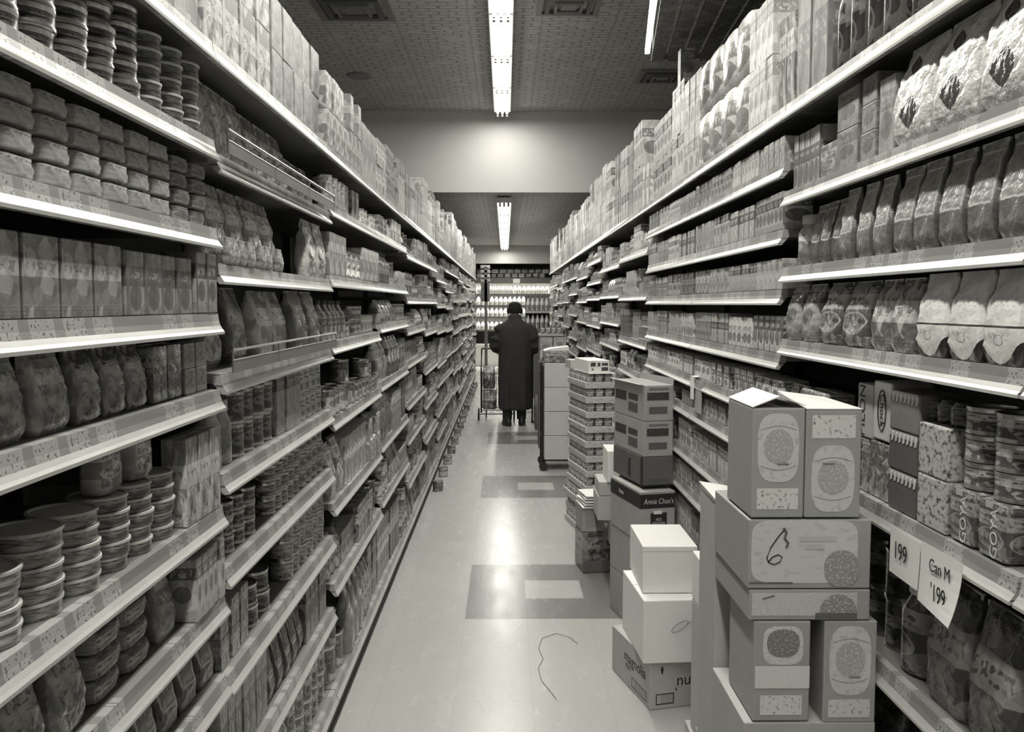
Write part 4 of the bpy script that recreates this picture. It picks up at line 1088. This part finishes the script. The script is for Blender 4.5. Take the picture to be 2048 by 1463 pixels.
for r,nm in ((0,'bottom'),(1,'middle'),(2,'top')):
    t,w,dd=pack('coffee_brick',f'square dark pack with scalloped pale lettering edge, {nm} of three beside coffee bricks','coffee pack',1.722,1.857,r,.082,M['flatprint'],((.10,.08,.6) if r<2 else (.2,.16,.6)),x=.808)
    s_=MB().box(-w/2+.004,w/2-.004,-dd/2-.0008,-dd/2,.069,.080); s_.build('pale_edge',M['card_mid'],t)
    for k in range(7):
        x=-w/2+.014+k*.0175
        MB().hexa([(x,-dd/2-.0016,.058),(x+.006,-dd/2-.0016,.060),(x+.006,-dd/2,.060),(x,-dd/2,.058),(x+.004,-dd/2-.0016,.078),(x+.012,-dd/2-.0016,.076),(x+.012,-dd/2,.076),(x+.004,-dd/2,.078)]).build('pale_mark',M['cream'],t)
for r,nm in ((0,'lower'),(1,'upper')):
    t,w,dd=pack('food_box',f'busy pale and dark patterned square box, {nm} of two beside the dark packs','box',1.602,1.719,r,.098,M['cluster'],(.48,.06,.2+.5*r),x=.806)
for k in range(3):
    o=link('tall_jar',mk('glass_jar',.05,.05,.052,False)[0],None,(.85,1.63+.037*k*1.4,ZS+.0005+.1975)); o.color=(.03,.2,.4,1); tag(o,'small black jar standing on the patterned boxes, near right shelf','jar','small black jars on the patterned boxes')
for k,(ya,yb) in enumerate(((1.505,1.597),(1.405,1.5))):
    t,w,dd=pack('glass_bottle',('first','second')[k]+' squat dark bottle lettered GOYA upright, '+('farther from','nearer to')[k]+' the right frame edge','bottle',ya,yb,0,.098,M['glass'],(.09,.28,.4),bev=.012,x=.806)
    text(t,'GOYA',.030,(.012,-dd/2,.046),(0,0,1),(-1,0,0),M['cream'],sx=1.0)
    MB().box(-.016,.006,-dd/2-.0006,-dd/2,.086,.097).build('neck_label',M['card_mid'],t)
    for r in range(3):
        o=link('food_can',mk('food_can',.088,.088,.048,False)[0],None,(.858,(ya+yb)/2,ZS+.0995+r*.0487)); o.color=(.10,.62,.17+k*.3,1)
        tag(o,f'small can with pale bands, {("bottom","middle","top")[r]} of three on the {("farther","nearer")[k]} lettered bottle','can','cans stacked above the lettered bottles')
# hand-written price signs taped to that shelf
def sign(label,y0,y1,z0,z1,lines,curl):
    t=thing('price_sign',label,'price sign',(RX-.004,(y0+y1)/2,z1),-PI/2)
    w=y1-y0; hh=z1-z0; n=8; m=6; mb=MB()
    P=lambda i,j:( -w/2+w*i/n, -.004-curl*(j/m)**2*(.2+.8*(i/n)) , -hh*j/m)
    for s_ in (0,.0006):
        b=len(mb.v)
        for j in range(m+1):
            for i in range(n+1): p=P(i,j); mb.v.append((p[0],p[1]+s_,p[2]))
        for j in range(m):
            for i in range(n):
                q_=[b+j*(n+1)+i,b+(j+1)*(n+1)+i,b+(j+1)*(n+1)+i+1,b+j*(n+1)+i+1]
                if s_: q_=q_[::-1]
                mb.face(q_,[(0,0)]*4)
    mb.build('sheet',M['paper'],t)
    for (tx,sz,x,z,sx) in lines:
        yy=-.0055-curl*((-z)/hh)**2*(.2+.8*((x+w/2)/w))
        text(t,tx,sz,(x,yy-.001,z),(1,0,0),(0,0,1),M['ink'],name='handwriting',sx=sx)
sign('white paper sign hand-lettered 199 in black, taped under shelf left of brighter sign',1.645,1.775,1.00,1.09,[('199',.050,-.012,-.040,.8)],.004)
sign('bright white curling paper sign hand-lettered Can M and 199, near right shelf edge',1.49,1.642,.985,1.098,[('Can M',.034,.004,-.034,.85),('\'199',.044,.012,-.078,.75)],.022)
# paper price slips on other edges
t=thing('paper_note','small pale paper note folded over the shelf edge, second bay on right','paper note',(RX-.004,3.70,BAYS[(1,1)][2][5]+.0),-PI/2)
MB().box(-.03,.03,-.006,-.004,-.09,.004).build('sheet',M['paper'],t); MB().box(-.03,.03,-.006,.03,.003,.0045).build('folded_top',M['paper'],t)
t=thing('cardboard_panel','grey cardboard panel leaning against tea boxes below the folded note','card panel',(.80,3.62,BAYS[(1,1)][2][6]+.001),-PI/2)
MB().box(-.055,.055,-.012,-.008,0,.13).build('panel',M['card'],t)
t=thing('paper_slip','crumpled white slip on the shelf edge behind the nearest printed stack','paper slip',(RX-.01,2.08,BAYS[(1,0)][2][4]-.01),-PI/2)
MB().hexa([(-.05,-.012,-.03),(.04,-.016,-.035),(.04,.0,-.035),(-.05,.0,-.03),(-.045,-.004,.004),(.05,-.008,.0),(.05,.0,.0),(-.045,.0,.004)]).build('slip',M['paper'],t)
# thread on the floor
thr=[atp for atp in [(.33,3.95),(.30,4.03),(.24,4.08),(.17,4.02),(.15,3.9),(.165,3.78),(.14,3.68),(.15,3.55),(.19,3.42),(.20,3.38)]]
o=MB().tube([(a,b,.0022) for a,b in thr],.0011,5).build('thread',M['ink_soft']); tag(o,'thin dark thread lying curled on the pale floor','thread')
# two oval faced packs on the stacked tins, near left
for k,(yy,zz) in enumerate(((1.47,.1265),(1.60,.1265))):
    o=softpack_mb(.085,.045,.082,4).build('soft_pack',M['paperbag'],None,(LX-.062,yy,BAYS[(-1,0)][2][5]+zz+.001),PI/2,True)
    o.color=(.30,.45,.13+.4*k,1); tag(o,'upright rounded pack standing on the stacked tins, '+('left' if k==0 else 'right')+' one of two','soft pack')
# goods sitting on the floor line under the left shelves, far along
for k in range(16):
    yy=7.3+k*.62
    o=link('food_can',mk('food_can',.09,.09,.085,True)[0],None,(LX+.055,yy,.0005)); o.color=(.5 if k%3 else .12,.2,.1*k%1,1)
    tag(o,'can standing on the floor along the foot of the left shelves','can','cans on the floor along the left shelves')

# ================================================================== person
PX,PY=.125,11.30
def skin_mesh(name,J,E,Rd,mat,parent,sub=2,root=0):
    me=bpy.data.meshes.new(name); me.from_pydata([J[k] for k in J],[(list(J).index(a),list(J).index(b)) for a,b in E],[])
    o=bpy.data.objects.new(name,me); COL.objects.link(o)
    md=o.modifiers.new('s','SKIN'); md.use_smooth_shade=True
    sv=me.skin_vertices[0].data
    for i,k in enumerate(J):
        r=Rd[k]; sv[i].radius=(r,r) if not isinstance(r,tuple) else r
        sv[i].use_root=(i==root)
    s2=o.modifiers.new('u','SUBSURF'); s2.levels=sub; s2.render_levels=sub
    dg=bpy.context.evaluated_depsgraph_get(); dg.update()
    m2=bpy.data.meshes.new_from_object(o.evaluated_get(dg)); bpy.data.objects.remove(o)
    m2.materials.clear(); m2.materials.append(mat)
    return link(name,m2,parent)
M['skin']=plain('skin',.42,.5); M['trouser']=plain('dark_trousers',.02,.8)
def coatmat():
    m,b=newmat('dark_tweed',.9,0,.15)
    v=coord('Object'); n=noise(v,90,3.0); n2=noise(v,7,2.0)
    tone_out(b,(n*0.055+0.012)*((n2-0.5)*0.5+1.0)); bump(b,n2,.25,.02); return m
M['coat']=coatmat(); M['hat']=plain('black_felt',.008,.9,0,.003,30); M['shoe']=plain('black_leather',.012,.4)
t=thing('person','person seen from behind in a long dark coat and dark cap, walking with cane','person',(PX,PY,0))
J={'pel':(0,0,.80),'sp':(0,.01,1.0),'ch':(0,.03,1.18),'nk':(0,.05,1.33),'nk2':(.0,.075,1.38),'hd':(.0,.09,1.44),'hd2':(0,.095,1.52),
 'sl':(-.16,.03,1.26),'el':(-.255,.01,1.03),'wl':(-.20,.22,.94),'sr':(.16,.03,1.26),'er':(.255,-.0,1.03),'wr':(.232,.16,.935),
 'hl':(-.085,0,.78),'kl':(-.09,.02,.45),'al':(-.095,-.03,.09),'tl':(-.115,.06,.045),'hr':(.085,0,.78),'kr':(.085,.06,.45),'ar':(.085,.04,.09),'tr':(.095,.14,.045)}
E_=[('pel','sp'),('sp','ch'),('ch','nk'),('nk','nk2'),('nk2','hd'),('hd','hd2'),('ch','sl'),('sl','el'),('el','wl'),('ch','sr'),('sr','er'),('er','wr'),('pel','hl'),('hl','kl'),('kl','al'),('al','tl'),('pel','hr'),('hr','kr'),('kr','ar'),('ar','tr')]
Rd={'pel':(.12,.1),'sp':(.11,.09),'ch':(.13,.10),'nk':.055,'nk2':.05,'hd':(.068,.078),'hd2':(.065,.07),'sl':.05,'el':.04,'wl':.027,'sr':.05,'er':.04,'wr':.027,'hl':.08,'kl':.055,'al':.04,'tl':.03,'hr':.08,'kr':.055,'ar':.04,'tr':.03}
# fingers and thumb chained from each wrist
def hand(side,wk,wx,wy,wz):
    s=side; J['p'+wk]=(wx-.004*s,wy+.035,wz-.012); Rd['p'+wk]=(.030,.016); E_.append((wk,'p'+wk))
    for i,(dx,L) in enumerate(((-.024,.062),(-.008,.070),(.008,.066),(.024,.052))):
        a='f%s%d'%(wk,i)
        J[a+'a']=(wx+dx,wy+.065,wz-.014); J[a+'b']=(wx+dx*1.05,wy+.065+L*.55,wz-.028); J[a+'c']=(wx+dx*1.0,wy+.065+L*.45,wz-.058)
        for q_,r_ in (('a',.010),('b',.009),('c',.008)): Rd[a+q_]=r_
        E_.extend([('p'+wk,a+'a'),(a+'a',a+'b'),(a+'b',a+'c')])
    a='t'+wk; J[a+'a']=(wx-s*.034,wy+.045,wz-.02); J[a+'b']=(wx-s*.036,wy+.078,wz-.040)
    Rd[a+'a']=.011; Rd[a+'b']=.009; E_.extend([('p'+wk,a+'a'),(a+'a',a+'b')])
hand(-1,'wl',-.20,.22,.94); hand(1,'wr',.232,.16,.935)
skin_mesh('body',J,E_,Rd,M['skin'],t,2)
# face on the far side: nose, ears, brow, mouth
for s_ in (-1,1):
    MB().lathe([(.006,-.024),(.014,-.014),(.017,0),(.013,.016),(.005,.024)],10).build('ear',M['skin'],t,(s_*.073,.085,1.445),0,True)
    MB().lathe([(.003,-.010),(.010,-.005),(.012,0),(.010,.005),(.003,.010)],10).build('eye',M['white'],t,(s_*.028,.160,1.465),0,True)
MB().hexa([(-.012,.160,1.425),(.012,.160,1.425),(.010,.185,1.430),(-.010,.185,1.430),(-.007,.160,1.468),(.007,.160,1.468),(.004,.166,1.466),(-.004,.166,1.466)]).build('nose',M['skin'],t)
MB().tube([(-.022,.160,1.402),(0,.169,1.400),(.022,.160,1.402)],.004,8).build('mouth',M['ink_mid'],t)
def ell(cx,cy,z,rx,ry,n=28,e=.85): return [(cx+rx*abs(math.cos(q_))**e*(1 if math.cos(q_)>0 else -1),cy+ry*abs(math.sin(q_))**e*(1 if math.sin(q_)>0 else -1),z) for q_ in [2*PI*i/n for i in range(n)]]
C=MB()
prof=[(.205,.0,.195,.155),(.215,.0,.203,.160),(.35,.0,.205,.16),(.55,.0,.212,.160),(.75,.0,.215,.155),(.92,.0,.212,.15),(1.05,.0,.212,.15),(1.17,.01,.215,.148),(1.25,.02,.200,.135),(1.30,.03,.160,.110),(1.335,.04,.105,.085),(1.375,.06,.072,.068)]
C.rings([ell(.0+.004*math.sin(z*9),cy,z,rx,ry) for z,cy,rx,ry in prof])
C.tube([(-.14,.03,1.24),(-.20,.015,1.19),(-.245,-.01,1.10),(-.262,.0,1.03),(-.245,.09,.975),(-.212,.19,.955)],[.085,.088,.080,.072,.060,.052],14)
C.tube([(.14,.03,1.24),(.20,.015,1.19),(.25,-.02,1.10),(.268,-.02,1.03),(.258,.06,.965),(.236,.135,.945)],[.085,.088,.080,.072,.060,.052],14)
o=C.build('coat_raw',M['coat']); 
rm=o.modifiers.new('r','REMESH'); rm.mode='VOXEL'; rm.voxel_size=.012; rm.use_smooth_shade=True
sm_=o.modifiers.new('s','SMOOTH'); sm_.factor=.6; sm_.iterations=6
dg=bpy.context.evaluated_depsgraph_get(); dg.update(); m2=bpy.data.meshes.new_from_object(o.evaluated_get(dg)); bpy.data.objects.remove(o)
# soft vertical folds below the waist
for v in m2.vertices:
    if v.co.z<.95:
        a=math.atan2(v.co.y,v.co.x); k=min(1,(.95-v.co.z)/.5)*.010
        f_=1+ (k*math.sin(a*7+1.3)+k*.5*math.sin(a*13))/.19
        v.co.x*=f_; v.co.y*=f_
m2.materials.clear(); m2.materials.append(M['coat']); link('coat',m2,t)
MB().rings([ell(0,.055,1.335,.088,.080),ell(0,.06,1.375,.082,.075),ell(0,.07,1.405,.072,.068),ell(0,.075,1.385,.060,.058)]).build('collar',M['coat'],t,smooth=True)
MB().rings([ell(.0,.085,1.425,.079,.088,24,1),ell(0,.083,1.455,.086,.094,24,1),ell(0,.083,1.50,.087,.095,24,1),ell(0,.085,1.54,.076,.085,24,1),ell(0,.088,1.563,.052,.06,24,1),ell(0,.09,1.573,.018,.02,24,1)]).build('cap',M['hat'],t,smooth=True)
for s_ in (-1,1): MB().rings([ell(s_*.082,.085,1.415,.010,.028,12,1),ell(s_*.088,.085,1.445,.016,.036,12,1),ell(s_*.086,.085,1.485,.014,.034,12,1)]).build('cap_ear_flap',M['hat'],t,smooth=True)
for (nm,kx,ky,ax,ay) in (('trouser_leg',-.09,.02,-.098,-.03),('trouser_leg',.085,.05,.085,.04)):
    MB().tube([(kx,ky,.5),((kx+ax)/2,(ky+ay)/2,.28),(ax,ay,.075)],[.085,.068,.060],14).build(nm,M['trouser'],t,smooth=True)
for (ax,ay,rzz) in ((-.112,0,.35),(.095,.07,-.1)):
    sh=MB(); sh.rings([ell(0,-.02,.001,.042,.115,20,.8),ell(0,-.02,.03,.048,.120,20,.8),ell(0,-.03,.06,.044,.10,20,.8),ell(0,-.055,.095,.042,.055,20,.8),ell(0,-.058,.13,.044,.05,20,.8)]); sh.build('shoe',M['shoe'],t,(ax,ay,0),rzz,True)
c=thing('walking_cane','dark walking cane held in the right hand, its tip on the floor','cane',(PX+.232,PY+.245,0))
MB().tube([(-.005,-.0,.0),(0,0,.45),(0,0,.90)],[.011,.010,.010],10).build('shaft',M['black_metal'],c,smooth=True)
MB().tube([(.0,.075,.893),(0,.05,.912),(0,.0,.915),(0,-.045,.912)],.013,10).build('handle',M['black_metal'],c,smooth=True)
MB().lathe([(.017,0),(.017,.02),(.013,.035)],12).build('rubber_tip',M['ink'],c)

# ------------------------------------------------------------------ shopping cart to the left of the person
CX,CYY=-.115,11.78
t=thing('shopping_cart','tall two-wheel wire shopping cart with bags, pushed in front of person','shopping cart',(CX,CYY,0))
w2=.20
for sx in (-1,1):
    MB().tube([(sx*w2,0,.10),(sx*w2,-.02,.66),(sx*w2*.95,-.12,.93),(sx*w2*.93,-.17,.965)],.010,8).build('side_frame',M['black_metal'],t,smooth=True)
    MB().tube([(sx*w2,.30,.14),(sx*w2,.30,.62)],.007,8).build('front_post',M['black_metal'],t)
    MB().tube([(sx*(w2+.035)-.012,.02,.082),(sx*(w2+.035)+.012,.02,.082)],.080,20).build('wheel',M['ink'],t)
    MB().tube([(sx*w2*.7-.008,.30,.05),(sx*w2*.7+.008,.30,.05)],.048,16).build('small_wheel',M['ink'],t)
MB().tube([(-.23,.02,.082),(.23,.02,.082)],.007,8).build('axle',M['black_metal'],t)
MB().tube([(-w2*.93,-.17,.965),(w2*.93,-.17,.965)],.012,8).build('push_handle',M['black_metal'],t)
bk=MB()
for z in (.135,.25,.37,.49,.62):
    for a,b in (((-w2,0),(w2,0)),((w2,0),(w2,.3)),((w2,.3),(-w2,.3)),((-w2,.3),(-w2,0))): bk.tube([(a[0],a[1],z),(b[0],b[1],z)],.0055 if z in (.135,.62) else .0022,6)
for k in range(11):
    x=-w2+.04*k
    bk.tube([(x,0,.135),(x,0,.62)],.0018,5); bk.tube([(x,.3,.135),(x,.3,.62)],.0018,5); bk.tube([(x,0,.135),(x,.3,.135)],.0018,5)
for k in range(1,7):
    for sx in (-1,1): bk.tube([(sx*w2,.3*k/7,.135),(sx*w2,.3*k/7,.62)],.0018,5)
bk.build('wire_basket',M['black_metal'],t)
MB().tube([(-w2*.7,.30,.05),(-w2*.7,.30,.135)],.006,6).build('wheel_post',M['black_metal'],t); MB().tube([(w2*.7,.30,.05),(w2*.7,.30,.135)],.006,6).build('wheel_post',M['black_metal'],t)
for (x,y_,z,w,d,h,cv,lb) in ((-.09,.10,.142,.19,.15,.26,(.12,.4,.3),'dark grocery bag low in the shopping cart, left'),(.10,.15,.142,.155,.2,.3,(.5,.2,.5),'pale grocery bag in the shopping cart, right'),(-.10,.15,.415,.17,.2,.30,(.07,.5,.8),'dark speckled bag on top in the shopping cart')):
    o=bag_mb(w,d,h,int(h*100)).build('grocery_bag',M['bag'],None,(CX+x,CYY+y_,z),0,True); o.color=(*cv,1); tag(o,lb,'grocery bag')
